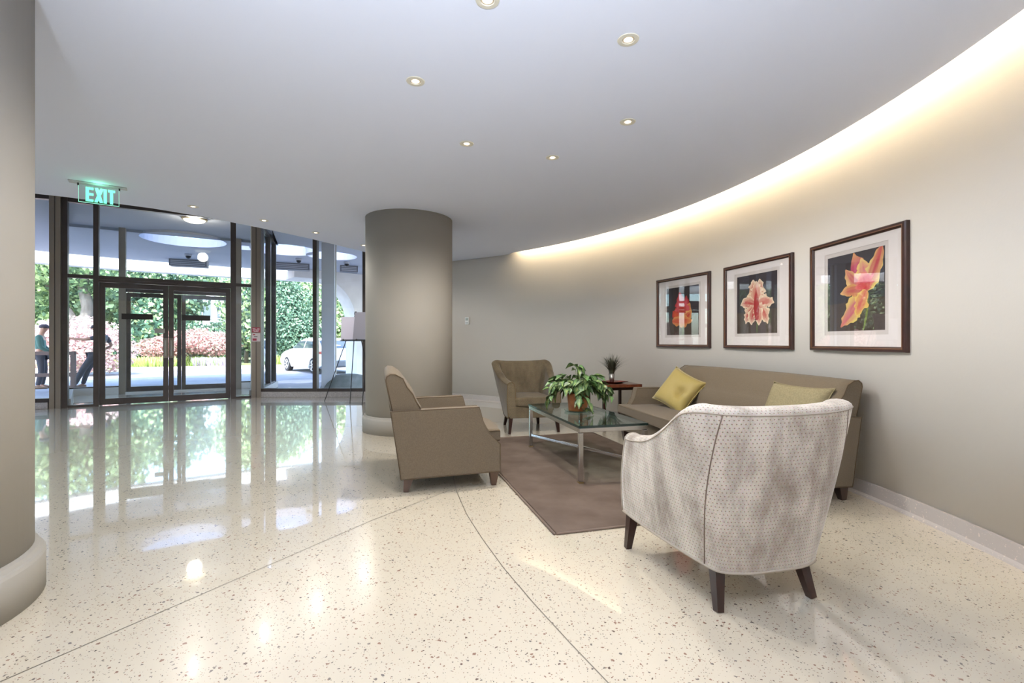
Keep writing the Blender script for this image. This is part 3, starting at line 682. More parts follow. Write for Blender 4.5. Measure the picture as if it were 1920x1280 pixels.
# ------------------------------------------------------------------ potted plant on the glass table
pl = empty('potted_plant', (0.610, 4.455, 0.452), 0, 'bushy variegated green plant in a terracotta pot on the glass coffee table', 'plant')
bm = BM(); lathe(bm, [(0.082,0.006),(0.086,0.02),(0.094,0.10),(0.098,0.150),(0.090,0.166),(0.078,0.172),(0.070,0.160)], 32); fin('pot', bm, MAT['terracotta'], pl, smooth=True)
bm = BM(); lathe(bm, [(0.105,0.0),(0.118,0.004),(0.124,0.018),(0.118,0.017),(0.10,0.006),(0.02,0.005)], 32); o = fin('saucer', bm, MAT['table_glass'], pl, smooth=True); o['label'] = 'clear glass saucer'
bm = BM(); lathe(bm, [(0.074,0.150),(0.074,0.158),(0.01,0.165)], 24); fin('soil', bm, MAT['soil'], pl)
def leaf_mesh(i, L=0.085, W=0.052):
    rs = random.Random(50+i); bm = BM(); cl = bm.loops.layers.float_color.new('Col')
    outl = [(0.0,0.0),(0.10,0.55),(0.22,0.95),(0.38,1.0),(0.55,0.78),(0.75,0.45),(0.90,0.18),(1.0,0.0)]
    n = len(outl); rows = []
    for t, w in outl:
        y = t*L; droop = -0.26*L*t*t; row = []
        for sgn in (-1, -0.5, 0, 0.5, 1):
            row.append((sgn*w*W/2, y, droop+0.010*abs(sgn)*w - (0.006 if sgn == 0 else 0)))
        rows.append(row)
    V = [[bm.verts.new(p) for p in rw] for rw in rows]
    g1 = np.array(lin((68, 106, 62))); g2 = np.array(lin((164, 180, 104))); g3 = np.array(lin((38, 70, 46)))
    tone = rs.random(); lim = rs.random()
    for a in range(n-1):
        for b in range(4):
            vs = [V[a][b], V[a][b+1], V[a+1][b+1], V[a+1][b]]
            f = bm.faces.new(vs)
            for lp, (ii, jj) in zip(f.loops, ((a,b),(a,b+1),(a+1,b+1),(a+1,b))):
                c = g3*(1-tone)+g1*tone
                mid = (1.0 if jj == 2 else 0.45 if jj in (1, 3) else 0.0)*(0.25+0.75*lim)*(0.6+0.4*math.sin(ii*1.7+i))
                c = c*(1-mid)+g2*mid; lp[cl] = (c[0], c[1], c[2], 1)
    bmesh.ops.remove_doubles(bm, verts=bm.verts, dist=1e-5)
    me = bpy.data.meshes.new('leaf'); bm.to_mesh(me); bm.free(); me.materials.append(MAT['leaf'])
    me.polygons.foreach_set('use_smooth', [True]*len(me.polygons)); return me
LEAF = [leaf_mesh(i, 0.075+0.006*(i % 4), 0.044+0.004*(i % 3)) for i in range(8)]
prn = random.Random(11); bms = BM(); nleaf = 0
def put_leaf(p, yaw, pitch, roll, s):
    global nleaf
    o = bpy.data.objects.new('leaf', LEAF[nleaf % 8]); COL.objects.link(o); o.parent = pl; o.location = p
    o.rotation_euler = Matrix.LocRotScale(None, (Matrix.Rotation(yaw, 3, 'Z') @ Matrix.Rotation(pitch, 3, 'X') @ Matrix.Rotation(roll, 3, 'Y')).to_quaternion(), None).to_euler(); o.scale = (s, s, s); nleaf += 1
vines = []
for k in range(52):
    az = prn.uniform(0, 2*math.pi); reach = prn.uniform(0.06, 0.25); up = prn.uniform(0.10, 0.245)*(1-0.30*(reach/0.25)); drop = prn.uniform(-0.02, 0.12)*(reach/0.2)
    vines.append((az, reach, up, drop))
vines += [(R(185), 0.27, 0.06, 0.10), (R(178), 0.25, 0.10, 0.15), (R(200), 0.27, 0.13, 0.05), (R(-5), 0.27, 0.10, 0.08), (R(8), 0.25, 0.06, 0.11), (R(-20), 0.26, 0.05, 0.06), (R(265), 0.14, 0.03, 0.17), (R(280), 0.12, 0.02, 0.20), (R(95), 0.06, 0.27, 0), (R(60), 0.08, 0.26, 0), (R(250), 0.07, 0.26, 0)]
for az, reach, up, drop in vines:
    pts = []
    for t in np.linspace(0, 1, 7):
        rr = 0.03+reach*t; z = 0.16+up*math.sin(min(1.0, t*1.25)*math.pi/2)-drop*max(0, t-0.45)/0.55
        pts.append(Vector((rr*math.cos(az+0.25*t), rr*math.sin(az+0.25*t), max(0.035, z))))
    tube(bms, pts, 0.0022, 5)
    for i in (2, 3, 4, 5, 6):
        if i < 4 and prn.random() < 0.30: continue
        if nleaf >= 290: continue
        p = pts[i]; ya = az-R(90)+prn.uniform(-1.2, 1.2); low = p.z < 0.10
        put_leaf(p, ya, (prn.uniform(-0.1, 0.4) if low else prn.uniform(-0.95, 0.25)-(0.3 if drop > 0.08 and i > 4 else 0)), prn.uniform(-0.5, 0.5), prn.uniform(0.85, 1.35))
fin('stems', bms, MAT['stem'], pl)

# ------------------------------------------------------------------ side table, tray and grass plant
st = empty('side_table', (1.125, 5.86, 0), R(15.4), 'square mahogany side table with thin dark legs between the olive chair and the sofa', 'table')
bx('top', (-0.045, 0.495, -0.045, 0.495, 0.535, 0.572), MAT['mahogany'], st, bev=0.004)
for x in (0, 0.45):
    for y in (0, 0.45): bx('leg', (x-0.017, x+0.017, y-0.017, y+0.017, 0, 0.536), MAT['darkwood'], st)
bx('apron', (0, 0.45, -0.010, 0.010, 0.50, 0.536), MAT['darkwood'], st); bx('apron', (0, 0.45, 0.44, 0.46, 0.50, 0.536), MAT['darkwood'], st)
MAT['red_lacquer'] = mat('red_lacquer', (116, 42, 32), 0.3, coat=0.4)
tr = empty('tray', (1.30, 6.12, 0.572), R(40), 'square reddish lacquer tray on the side table', 'tray')
bm = BM(); rows = []
for s, z in ((0.07, 0.0), (0.125, 0.020), (0.128, 0.024), (0.120, 0.023), (0.068, 0.006), (0.002, 0.006)): rows.append([(s*a, s*b, z) for a, b in ((-1,-1),(1,-1),(1,1),(-1,1))])
grid(bm, rows, close_u=True, cap=True); fin('dish', bm, MAT['red_lacquer'], tr)
bx('foot', (-0.05, 0.05, -0.05, 0.05, 0.0, 0.006), MAT['red_lacquer'], tr)
gp = empty('grass_plant', (1.265, 6.09, 0.5788), 0, 'dark spiky grass plant in a small metal cone pot on the red tray', 'plant')
bm = BM(); lathe(bm, [(0.026,0.0),(0.040,0.115),(0.037,0.115),(0.030,0.09)], 24); fin('pot', bm, MAT['steel'], gp, smooth=True)
bm = BM(); rg = random.Random(4)
for k in range(230):
    az = rg.uniform(0, 6.28); lean = rg.uniform(0.03, 0.26)*rg.uniform(0.4, 1); h = rg.uniform(0.17, 0.29); b = rg.uniform(0, 0.026); prev = None
    for i in range(5):
        t = i/4; rr = b+lean*t**1.7; p = Vector((rr*math.cos(az), rr*math.sin(az), 0.10+h*t*(1-0.25*t*lean/0.2))); w = 0.0048*(1-t)+0.0006
        side = Vector((-math.sin(az), math.cos(az), 0))*w
        a_, b_ = bm.verts.new(p-side), bm.verts.new(p+side)
        if prev: bm.faces.new((prev[0], prev[1], b_, a_))
        prev = (a_, b_)
MAT['blade'] = mat('dark_grass_blade', (66, 70, 54), 0.6, noise=(30, (48, 50, 40)))
tag(fin('blades', bm, MAT['blade'], gp), kind='stuff')

# ------------------------------------------------------------------ pillows
def pillow(name, loc, rot, w, h, th, m, label, pinch=0.0, group=None):
    bm = BM(); n = 20; rows_f = []; rs = random.Random(3)
    def P(i, j, s):
        a = -1+2*i/n; b = -1+2*j/n
        ex = 1-0.10*(1-abs(a)**2.5)*abs(b)**3; ey = 1-0.10*(1-abs(b)**2.5)*abs(a)**3
        t = ((1-a**4)*(1-b**4))**0.55
        z = s*th/2*t
        if pinch and s > 0:
            dx, dy = a-0.30, b+0.10; q = math.exp(-(dx*dx+dy*dy)/0.05); z -= th*pinch*q
            ang = math.atan2(dy, dx); z += th*0.10*math.cos(3*ang+0.6)*math.exp(-(dx*dx+dy*dy)/0.22)*(1-q)
        return (a*w/2*ey, b*h/2*ex, z)
    F_ = [[bm.verts.new(P(i, j, 1)) for j in range(n+1)] for i in range(n+1)]
    B_ = [[F_[i][j] if i in (0, n) or j in (0, n) else bm.verts.new(P(i, j, -1)) for j in range(n+1)] for i in range(n+1)]
    for i in range(n):
        for j in range(n):
            bm.faces.new((F_[i][j], F_[i+1][j], F_[i+1][j+1], F_[i][j+1])); bm.faces.new((B_[i][j], B_[i][j+1], B_[i+1][j+1], B_[i+1][j]))
    r = empty(name, loc, 0, label, 'pillow', group); r.rotation_euler = rot
    o = fin('cover', bm, m, r, smooth=True)
    ring = [P(i, 0, 1) for i in range(n)]+[P(n, j, 1) for j in range(n)]+[P(i, n, 1) for i in range(n, 0, -1)]+[P(0, j, 1) for j in range(n, 0, -1)]
    edge_tube('piping', ring, m, r, r=0.004)
    if pinch:
        bm = BM(); lathe(bm, [(0.013,-0.004),(0.015,0.002),(0.008,0.007)], 14); k = fin('tuft_button', bm, m, r, smooth=True); k.location = (0.15*w, -0.05*h, th/2*(0.95)-th*pinch+0.002)
    return r
def facing(nrm, up_roll=0.0):
    """rotation whose local z is nrm, local y as upright as possible, rolled"""
    z = Vector(nrm).normalized(); x = Vector((0, 0, 1)).cross(z).normalized(); y = z.cross(x)
    M = Matrix((x, y, z)).transposed()
    return (M @ Matrix.Rotation(up_roll, 3, 'Z')).to_euler()
pillow('throw_pillow', (1.745, 5.02, 0.585), facing((-0.72, -0.62, 0.55), R(-24)), 0.43, 0.43, 0.16, MAT['gold'], 'yellow satin pillow with a pinched button, leaning at the far end of the sofa', pinch=0.42, group=None)
pillow('throw_pillow', (2.145, 3.66, 0.585), facing((-0.93, -0.17, 0.40), R(0)), 0.60, 0.40, 0.15, MAT['sage'], 'pale gold woven pillow at the near end of the sofa')

# ------------------------------------------------------------------ framed flower prints
def petal(bm, cl, base, ang, L, W, cin, cedge, tip=None, curve=0.0, ruff=0.0, y=0.0, seed=0):
    rs = random.Random(seed); n, m = 14, 8; V = []
    a = lin(cin); b = lin(cedge); tp = lin(tip or cedge)
    for i in range(n+1):
        t = i/n; w = W*(math.sin(math.pi*min(1, t*0.93+0.06))**0.8); aa = ang+curve*t; row = []
        cx = base[0]+L*sum(math.cos(ang+curve*k/20) for k in range(int(20*t)))/20; cz = base[1]+L*sum(math.sin(ang+curve*k/20) for k in range(int(20*t)))/20
        for j in range(m+1):
            s = -1+2*j/m; k = 1+(ruff*rs.uniform(-1, 1) if abs(s) > 0.9 else 0)
            row.append(bm.verts.new((cx-math.sin(aa)*s*w/2*k, y, cz+math.cos(aa)*s*w/2*k)))
        V.append(row)
    for i in range(n):
        for j in range(m):
            f = bm.faces.new((V[i][j], V[i][j+1], V[i+1][j+1], V[i+1][j]))
            for lp, (p, q) in zip(f.loops, ((i,j),(i,j+1),(i+1,j+1),(i+1,j))):
                s = abs(-1+2*q/m); st = 0.5+0.5*math.sin(q*2.6+seed*1.3+p*0.25); k = min(1, max(0, s**1.4*0.9+0.35*(st-0.5))); t = p/n
                c = [a[z]*(1-k)+b[z]*k for z in range(3)]; g = max(0, t-0.7)/0.3*0.7
                lp[cl] = tuple(c[z]*(1-g)+tp[z]*g for z in range(3))+(1,)
def poly(bm, cl, pts, col, y):
    f = bm.faces.new([bm.verts.new((p[0], y, p[1])) for p in pts])
    for lp in f.loops: lp[cl] = lin(col)
def picture(mid, d, label, W, H, paint, pw=0.54, ph=0.57):
    d = Vector(d).normalized(); rz = math.atan2(d.y, d.x); out = Vector((d.y, -d.x))        # out: into the room
    r = empty('framed_print', (mid[0]+out.x*0.002, mid[1]+out.y*0.002, 1.028+H/2), rz, label, 'picture', 'three framed flower prints on the curved wall')
    hw, hh, fw, dp = W/2, H/2, 0.036, 0.034
    # moulding with a rounded profile, one piece per side, mitred
    prof = [(0, 0), (0, -dp*0.75), (0.006, -dp), (0.020, -dp), (0.028, -dp*0.72), (fw, -dp*0.55), (fw, 0)]
    cor = [(-1,-1),(1,-1),(1,1),(-1,1)]
    for s in range(4):
        bm = BM(); rows = []
        for c in (cor[s], cor[(s+1) % 4]): rows.append([(c[0]*(hw-a), y, c[1]*(hh-a)) for a, y in prof])
        grid(bm, rows, close_u=True, cap=True); o = fin('frame_side', bm, MAT['frame'], r)
        bm = BM(); rows = []
        for c in (cor[s], cor[(s+1) % 4]): rows.append([(c[0]*(hw-a), y, c[1]*(hh-a)) for a, y in ((0.019,-dp-0.0005),(0.019,-dp-0.002),(0.026,-dp-0.002),(0.026,-dp*0.78))])
        grid(bm, rows, close_u=True, cap=True); fin('bead', bm, MAT['frame_gilt'], o)
    bx('back_board', (-hw+0.01, hw-0.01, -0.006, -0.001, -hh+0.01, hh-0.01), MAT['black'], r)
    x0, x1 = -pw/2, pw/2; z1 = hh-0.125; z0 = z1-ph
    bm = BM(); e = 0.03
    ym = -0.012
    for a in ((-hw+0.03, x0-e, -hh+0.03, hh-0.03), (x1+e, hw-0.03, -hh+0.03, hh-0.03), (x0-e, x1+e, -hh+0.03, z0-e), (x0-e, x1+e, z1+e, hh-0.03)): box(bm, a[0], a[1], ym, -0.006, a[2], a[3])
    fin('outer_mat', bm, MAT['matboard'], r)
    bm = BM()
    for a in ((x0-e, x0, z0-e, z1+e), (x1, x1+e, z0-e, z1+e), (x0, x1, z0-e, z0), (x0, x1, z1, z1+e)): box(bm, a[0], a[1], ym+0.003, -0.006, a[2], a[3])
    fin('inner_mat', bm, MAT['matlip'], r)
    bm = BM(); cl = bm.loops.layers.float_color.new('Col')
    Y = lambda k: -0.0070-0.00012*k
    poly(bm, cl, [(x0,z0),(x1,z0),(x1,z1),(x0,z1)], (62, 58, 62), Y(0))
    poly(bm, cl, [(x0,z0),(x1,z0),(x1,z0+ph*0.40),(x0,z0+ph*0.36)], (78, 68, 62), Y(1))
    paint(bm, cl, Y, x0, x1, z0, z1)
    me_o = fin('print', bm, MAT['print'], r)
    bx('glazing', (-hw+0.03, hw-0.03, -0.0165, -0.0150, -hh+0.03, hh-0.03), MAT['picglass'], r)
    return r
MAT['picglass'] = glass_mat('picture_glass', (0.98, 0.98, 0.98), 1.5)
RED, PINK, YEL, CRM, GRN = (172, 52, 56), (204, 92, 104), (226, 200, 104), (228, 214, 184), (96, 112, 62)
def paint_red(bm, cl, Y, x0, x1, z0, z1):
    cx, w, h = 0.0, x1-x0, z1-z0; b = (cx, z0+0.30*h)
    petal(bm, cl, (cx+0.01, z0), R(88), 0.30*h, 0.02, GRN, (70, 86, 50), y=Y(2), seed=1)
    for k, (a, L, W, c1, c2) in enumerate([(100,0.60,0.22,PINK,RED),(72,0.52,0.20,PINK,(140,40,44)),(138,0.34,0.18,(200,90,60),RED),(48,0.42,0.16,RED,(206,150,96)),(90,0.40,0.30,(170,60,52),PINK),(160,0.36,0.17,(196,88,60),(170,50,50)),(20,0.34,0.15,RED,(214,168,104))]):
        petal(bm, cl, b, R(a), L*h, W*w*1.5, c1, c2, curve=R((90-a)*0.5), ruff=0.25, y=Y(3+k), seed=k+3)
    petal(bm, cl, (cx-0.17, z0+0.29*h), R(0), 0.34, 0.14, (188,84,66), (206,150,90), ruff=0.3, y=Y(12), seed=21)
def paint_white(bm, cl, Y, x0, x1, z0, z1):
    w, h = x1-x0, z1-z0; b = (0.0, z0+0.46*h)
    petal(bm, cl, (0.01, z0), R(88), 0.45*h, 0.02, GRN, (70, 86, 50), y=Y(2), seed=1)
    for k, (a, L, W, cv_) in enumerate([(112,0.46,0.24,-0.5),(66,0.46,0.24,0.5),(90,0.42,0.26,0),(150,0.40,0.20,0.9),(28,0.42,0.20,-0.9),(205,0.40,0.20,0.9),(335,0.42,0.20,-0.9),(232,0.34,0.18,0.7),(300,0.34,0.18,-0.7)]):
        petal(bm, cl, b, R(a), L*h, W*w*1.25, RED if k % 2 else (184, 82, 74), CRM, tip=(236,226,200), curve=cv_, ruff=0.35, y=Y(3+k), seed=k+40)
    petal(bm, cl, (0.01, z0+0.22*h), R(92), 0.5*h, 0.075, (160,44,48), (150,50,48), y=Y(13), seed=60)
def paint_yellow(bm, cl, Y, x0, x1, z0, z1):
    w, h = x1-x0, z1-z0; b = (0.11, z0+0.50*h)
    petal(bm, cl, (0.08, z0), R(72), 0.42*h, 0.022, (120,128,70), (82, 96, 54), y=Y(2), curve=0.25, seed=1)
    for k, (a, L, W, c1, c2, t, cv_) in enumerate([(122,0.54,0.26,(186,84,110),(168,66,96),(222,180,96),-0.35),(96,0.42,0.22,(200,104,116),YEL,(226,204,120),0.2),(62,0.58,0.20,(176,60,72),(222,204,120),(186,84,84),0.15),(150,0.46,0.20,(184,96,106),(224,200,130),(206,150,110),-0.4),(225,0.62,0.22,(190,104,120),(220,204,112),(204,110,96),0.05),(170,0.44,0.14,(180,90,90),(206,160,96),(226,190,120),0.4),(100,0.24,0.24,(190,50,64),(214,110,110),(224,150,120),0.3),(238,0.36,0.18,(200,96,96),(222,196,100),(222,196,100),0.2)]):
        petal(bm, cl, b, R(a), L*h, W*w*1.25, c1, c2, tip=t, curve=cv_, ruff=0.30, y=Y(3+k), seed=k+80)
picture((2.022, 5.680), (0.332, -0.832), 'cherry framed print of a red flower, furthest left of the three', 0.896, 0.845, paint_red)
picture((2.3515, 4.6075), (0.199, -0.893), 'cherry framed print of a white and red flower, middle of the three', 0.915, 0.845, paint_white)
picture((2.506, 3.500), (0.052, -0.899), 'cherry framed print of a yellow and pink flower, furthest right of the three', 0.90, 0.845, paint_yellow)

# ------------------------------------------------------------------ easels by the window
def easel(loc, rz, label, board_x, board_w, board_h, bm_mat, feet):
    r = empty('easel', loc, rz, label, 'easel')
    apex = Vector((0, 0, 1.60))
    for f in feet:
        bm = BM(); tube(bm, [Vector(f), apex], 0.008, 8); fin('leg', bm, MAT['black'], r)
    bm = BM(); lathe(bm, [(0.022,1.57),(0.026,1.60),(0.020,1.64)], 12); fin('head', bm, MAT['black'], r)
    bx('ledge', (board_x-0.03, board_x+board_w+0.03, -0.16, -0.125, 1.105, 1.120), MAT['black'], r)
    for x in (board_x+0.03, board_x+board_w-0.03): bx('clip', (x-0.008, x+0.008, -0.165, -0.155, 1.105, 1.145), MAT['black'], r)
    return r
MAT['lilac_board'] = mat('lilac_sheet', (196, 194, 214), 0.4); MAT['grey_board'] = mat('grey_board', (140, 138, 150), 0.5)
e1 = (-2.82, 8.66, 0)
def rel(o, p): return (p[0]-o[0], p[1]-o[1], 0)
easel(e1, 0, 'thin black tripod easel by the window, left of the far round column', -0.20, 0.30, 0.5, None, [rel(e1, (-3.464, 8.87)), rel(e1, (-2.857, 8.46)), rel(e1, (-2.60, 9.05))])
def board(name, loc, rz, w, h, m, label):
    r = empty(name, loc, rz, label, 'board'); r.rotation_euler = (R(-8), 0, rz)
    bx('panel', (-w/2, w/2, -0.006, 0.006, 0, h), m, r, bev=0.002); bx('edge_strip', (-w/2, w/2, -0.008, 0.008, 0.0, 0.012), MAT['black'], r); return r
board('display_board', (-2.90, 8.53, 1.122), R(10), 0.27, 0.42, MAT['lilac_board'], 'pale lilac sheet standing on the left easel')
e2 = (-2.52, 8.52, 0)
easel(e2, 0, 'second black tripod easel, mostly hidden behind the far round column', -0.22, 0.44, 0.5, None, [rel(e2, (-2.60, 8.33)), rel(e2, (-2.05, 8.35)), rel(e2, (-2.35, 8.95))])
board('display_board', (-2.56, 8.385, 1.122), R(-18), 0.52, 0.50, MAT['grey_board'], 'dark grey board standing on the easel behind the far column')
# ------------------------------------------------------------------ outside: ground, canopy, arcade
GZ = -0.15
g = fin('driveway', slab([(-60, 4.5), (-60, 70), (40, 70), (40, 9.9), (-1.98, 9.9), (-4.9, 9.72), (-5.9, 11.9), (-9.2, 9.9), (-7.8, 8.1), (-9.6, 7.5), (-11.7, 5.0)], GZ-0.2, GZ), MAT['asphalt'])
tag(g, 'pale paved driveway outside the entrance', 'driveway', kind='structure')
bedp = [(-45, 13.0), (-24, 17.5), (-18.5, 19.6), (-14.5, 20.9), (-11.0, 22.6), (-6.0, 23.8), (2, 24.2), (30, 24), (30, 60), (-60, 60), (-60, 13)]
tag(fin('planting_bed', slab(bedp, GZ-0.1, GZ+0.13), MAT['earth']), 'raised planting bed beyond the driveway', 'garden bed', kind='structure')
bm = BM(); rows = []
kp = bedp[:8]
for i, p in enumerate(kp):
    d = (Vector(kp[min(i+1, len(kp)-1)])-Vector(kp[max(i-1, 0)])).normalized(); n_ = Vector((-d.y, d.x))
    rows.append([(p[0]-n_.x*0.22, p[1]-n_.y*0.22, GZ-0.05), (p[0]-n_.x*0.20, p[1]-n_.y*0.20, GZ+0.15), (p[0], p[1], GZ+0.16), (p[0]+n_.x*.02, p[1]+n_.y*.02, GZ-0.05)])
grid(bm, rows, close_u=True, cap=True); tag(fin('kerb', bm, MAT['kerb']), 'pale stone kerb along the planting bed', 'kerb', kind='structure')

inner = [(-11.6, 4.6), (-9.5, 7.35), (-7.7, 7.95), (VO.x-0.08, VO.y+0.05), (VC.x+0.05, VC.y+0.10), (-4.9, 9.75), (-1.9, 9.85), (2.0, 9.9)]
outer = [(6.0, 22.5), (-0.5, 20.7), (-3.2, 19.0), (-5.6, 17.2), (-7.4, 16.6), (-9.2, 15.75), (-11.4, 14.25), (-13.2, 12.4), (-15.2, 8.0)]
roof_edge = [tuple(Vector(p)-(Vector(p)-Vector((-5.5, 9.0))).normalized()*0.62) for p in outer]     # open slot added in front of the edge beam so sun whitens it
holes = [circ((pt(346, 11.15), 11.15), 0.84), circ((pt(445, 11.75), 12.05), 0.30), circ((pt(534, 12.35), 12.35), 0.80), circ((pt(622, 13.2), 13.2), 0.66), circ((-12.2, 9.0), 0.80)]
tag(fin('canopy_roof', slab(inner+roof_edge, HU-0.05, HU+0.17, holes), MAT['soffit']), 'grey entrance canopy with round skylight openings', 'canopy', kind='structure')
MAT['sky_dimmer'] = glass_mat('sky_dimming_pane', (0.56, 0.58, 0.66), 1.4)  # tinted panes added to dim the bright sky in the openings
for k, h_ in enumerate(holes):
    o = fin('skylight', slab(h_, HU+0.172, HU+0.184), MAT['sky_dimmer']); tag(o, 'round tinted pane added over a canopy opening to dim the sky', kind='structure')
# arched white arcade at the outer edge of the canopy
def arcade_pier(c, ang, label):
    r = empty('arcade_pier', (c[0], c[1], GZ), ang, label, 'pier', kind='structure')
    H = HU-GZ-0.06; pts = []
    n = 14; hw, rx, z0, z1 = 0.20, 1.15, 1.75, H-0.28
    L = [(-hw, 0)]+[(-hw-rx*(1-math.cos(math.pi/2*k/n)), z0+(z1-z0)*math.sin(math.pi/2*k/n)) for k in range(n+1)]
    L += [(-hw-rx-0.9, z1), (-hw-rx-0.9, H)]
    pts = L+[(-x, z) for x, z in L[::-1]]
    bm = BM(); prism(bm, pts, 'y', -0.5, 0.5); fin('arch', bm, MAT['concrete'], r); return r
arcade_pier((-5.55, 17.15), R(40), 'white arched arcade pier beyond the window bays')
def fascia(name, p, q, label):
    d = Vector(q)-Vector(p); r = empty(name, (p[0], p[1], 0), math.atan2(d.y, d.x), label, 'canopy edge', kind='structure')
    bx('beam', (0, d.length+0.05, -0.18, 0.18, HU-0.30, HU+0.25), MAT['concrete'], r); return r
op = [(-6.9, 17.0), (-9.2, 15.75), (-11.4, 14.25), (-13.2, 12.4), (-15.2, 8.0)]
for k, (a, b) in enumerate(zip(op[1:], op[:-1])):
    fascia('fascia', a, b, ['white canopy edge beam nearest the arched pier', 'white canopy edge beam seen over the right door', 'white canopy edge beam seen over the left side light', 'white canopy edge beam at the far left'][k])
# square grey canopy post
cp = empty('canopy_post', (pt(617, 11.6), 11.6, GZ), R(12), 'square grey post holding up the canopy, seen through the right window bay', 'post')
bx('shaft', (-0.15, 0.15, -0.15, 0.15, 0, HU-GZ-0.05), MAT['soffit'], cp, bev=0.01)
bx('cover_strip', (0.145, 0.165, -0.05, 0.05, 0, HU-GZ-0.05), MAT['post'], cp)
# boxes and dome cameras under the canopy
for (px, d, w_, lb) in ((355, 13.9, 0.92, 'left of the three, over the doors'), (545, 14.5, 1.05, 'middle of the three'), (654, 15.0, 0.52, 'right of the three, beside the grey canopy post')):
    b = empty('soffit_vent', (pt(px, d), d, HU-0.05), R(22), 'grey louvred vent box under the canopy, '+lb, 'vent', 'vents under the canopy')
    MAT.setdefault('ventgrey', mat('vent_grey', (118, 120, 128), 0.7))
    bx('housing', (-w_/2, w_/2, -0.16, 0.16, -0.19, 0.0), MAT['ventgrey'], b)
    for k in range(3): bx('louvre', (-w_/2+0.04, w_/2-0.04, -0.172, -0.158, -0.16+0.05*k, -0.135+0.05*k), MAT['soffit'], b)
for px, d, lb in ((353, 12.9, 'left of the three, over the right door'), (560, 13.6, 'middle of the three'), (650, 14.2, 'right of the three, near the canopy post')):
    b = empty('dome_camera', (pt(px, d), d, HU-0.05), label='small dark dome camera under the canopy, '+lb, cat='camera', group='dome cameras under the canopy')
    bm = BM(); lathe(bm, [(0.06, -0.06), (0.085, -0.05), (0.085, 0.0)], 20); fin('base', bm, MAT['soffit'], b, smooth=True)
    bm = BM(); lathe(bm, [(0.01, -0.13), (0.04, -0.118), (0.062, -0.09), (0.066, -0.055)], 20); fin('dome', bm, MAT['black'], b, smooth=True)
# low grey mound at the foot of the pier
MAT['mound'] = mat('grey_mound', (128, 132, 132), 0.95, noise=(5, (108, 114, 112)), bump=(20, 0.4))
bm = BM(); lathe(bm, [(0.74, 0.0), (0.72, 0.08), (0.60, 0.26), (0.42, 0.40), (0.20, 0.455), (0.02, 0.47)], 30)
for v_ in bm.verts: v_.co.x *= 1+0.08*math.sin(5*v_.co.y+3*v_.co.z); v_.co.y *= 0.7
o = fin('planter_mound', bm, MAT['mound'], smooth=True, loc=(pt(655, 11.7), 11.7, GZ)); tag(o, 'low rounded grey mound outside, in front of the white arched pier', 'mound')

# railing near the people
MAT['railwood'] = mat('brown_railing', (88, 66, 62), 0.6, noise=(8, (76, 56, 54), (1, 1, .2)))
rl = empty('railing', (-12.0, 12.0, GZ), R(16), 'brown wooden guard rail outside at the far left', 'railing')
for x in (0.0, 0.42, 0.85): bx('post', (x-0.045, x+0.045, -0.04, 0.04, 0, 1.0), MAT['railwood'], rl)
for z in (0.36, 0.91): bx('rail', (-0.1, 0.9, -0.03, 0.03, z, z+0.09), MAT['railwood'], rl)

# ------------------------------------------------------------------ foliage
def leaf_cloud(name, blobs, n, size, cols, parent=None, seed=0, flat=0.0, shell=0.55):
    """n small leaf cards scattered through ellipsoids (cx,cy,cz,rx,ry,rz,weight)"""
    rg = np.random.default_rng(seed); W = np.array([b[6] for b in blobs], float); W /= W.sum()
    idx = rg.choice(len(blobs), n, p=W); B = np.array([b[:6] for b in blobs])[idx]
    d = rg.normal(size=(n, 3)); d /= np.linalg.norm(d, axis=1)[:, None]
    rad = shell+(1-shell)*rg.random(n)**0.7; rad *= 1+0.10*np.sin(d[:, 0]*7+idx)*np.cos(d[:, 2]*6)
    c = B[:, :3]+d*rad[:, None]*B[:, 3:]
    nr = d+rg.normal(scale=0.7, size=(n, 3)); nr[:, 2] += flat; nr /= np.linalg.norm(nr, axis=1)[:, None]
    t = np.cross(nr, rg.normal(size=(n, 3))); t /= np.linalg.norm(t, axis=1)[:, None]; b = np.cross(nr, t)
    s = size*(0.6+0.8*rg.random(n))[:, None]
    V = np.stack([c-t*s*0.5, c-b*s*0.32+nr*s*.05, c+t*s*0.5, c+b*s*0.32+nr*s*.05], 1).reshape(-1, 3)
    me = bpy.data.meshes.new(name); me.vertices.add(4*n); me.vertices.foreach_set('co', V.ravel())
    me.loops.add(4*n); me.loops.foreach_set('vertex_index', np.arange(4*n)); me.polygons.add(n)
    me.polygons.foreach_set('loop_start', np.arange(n)*4); me.polygons.foreach_set('loop_total', np.full(n, 4))
    C_ = np.array([lin(k) for k in cols]); ci = C_[rg.integers(0, len(cols), n)]; ci = np.repeat(ci, 4, 0)
    at = me.color_attributes.new('Col', 'FLOAT_COLOR', 'CORNER'); at.data.foreach_set('color', ci.ravel()); me.update(); me.validate()
    o = link(name, me, MAT['foliage'], parent); return o
def foliage_mat():
    m = bpy.data.materials.new('foliage'); m.use_nodes = True; n = m.node_tree.nodes; l = m.node_tree.links
    a = n.new('ShaderNodeAttribute'); a.attribute_name = 'Col'; b = n['Principled BSDF']; b.inputs['Roughness'].default_value = 0.6; b.inputs['Specular IOR Level'].default_value = 0.3
    tr = n.new('ShaderNodeBsdfTranslucent'); mx = n.new('ShaderNodeMixShader'); mx.inputs[0].default_value = 0.35
    l.new(a.outputs['Color'], b.inputs['Base Color']); l.new(a.outputs['Color'], tr.inputs['Color'])
    l.new(b.outputs[0], mx.inputs[1]); l.new(tr.outputs[0], mx.inputs[2]); l.new(mx.outputs[0], n['Material Output'].inputs[0]); return m
MAT['foliage'] = foliage_mat()
BZ = GZ+0.12
G1 = [(120, 144, 108), (150, 174, 126), (98, 124, 94), (176, 196, 150), (82, 106, 84)]
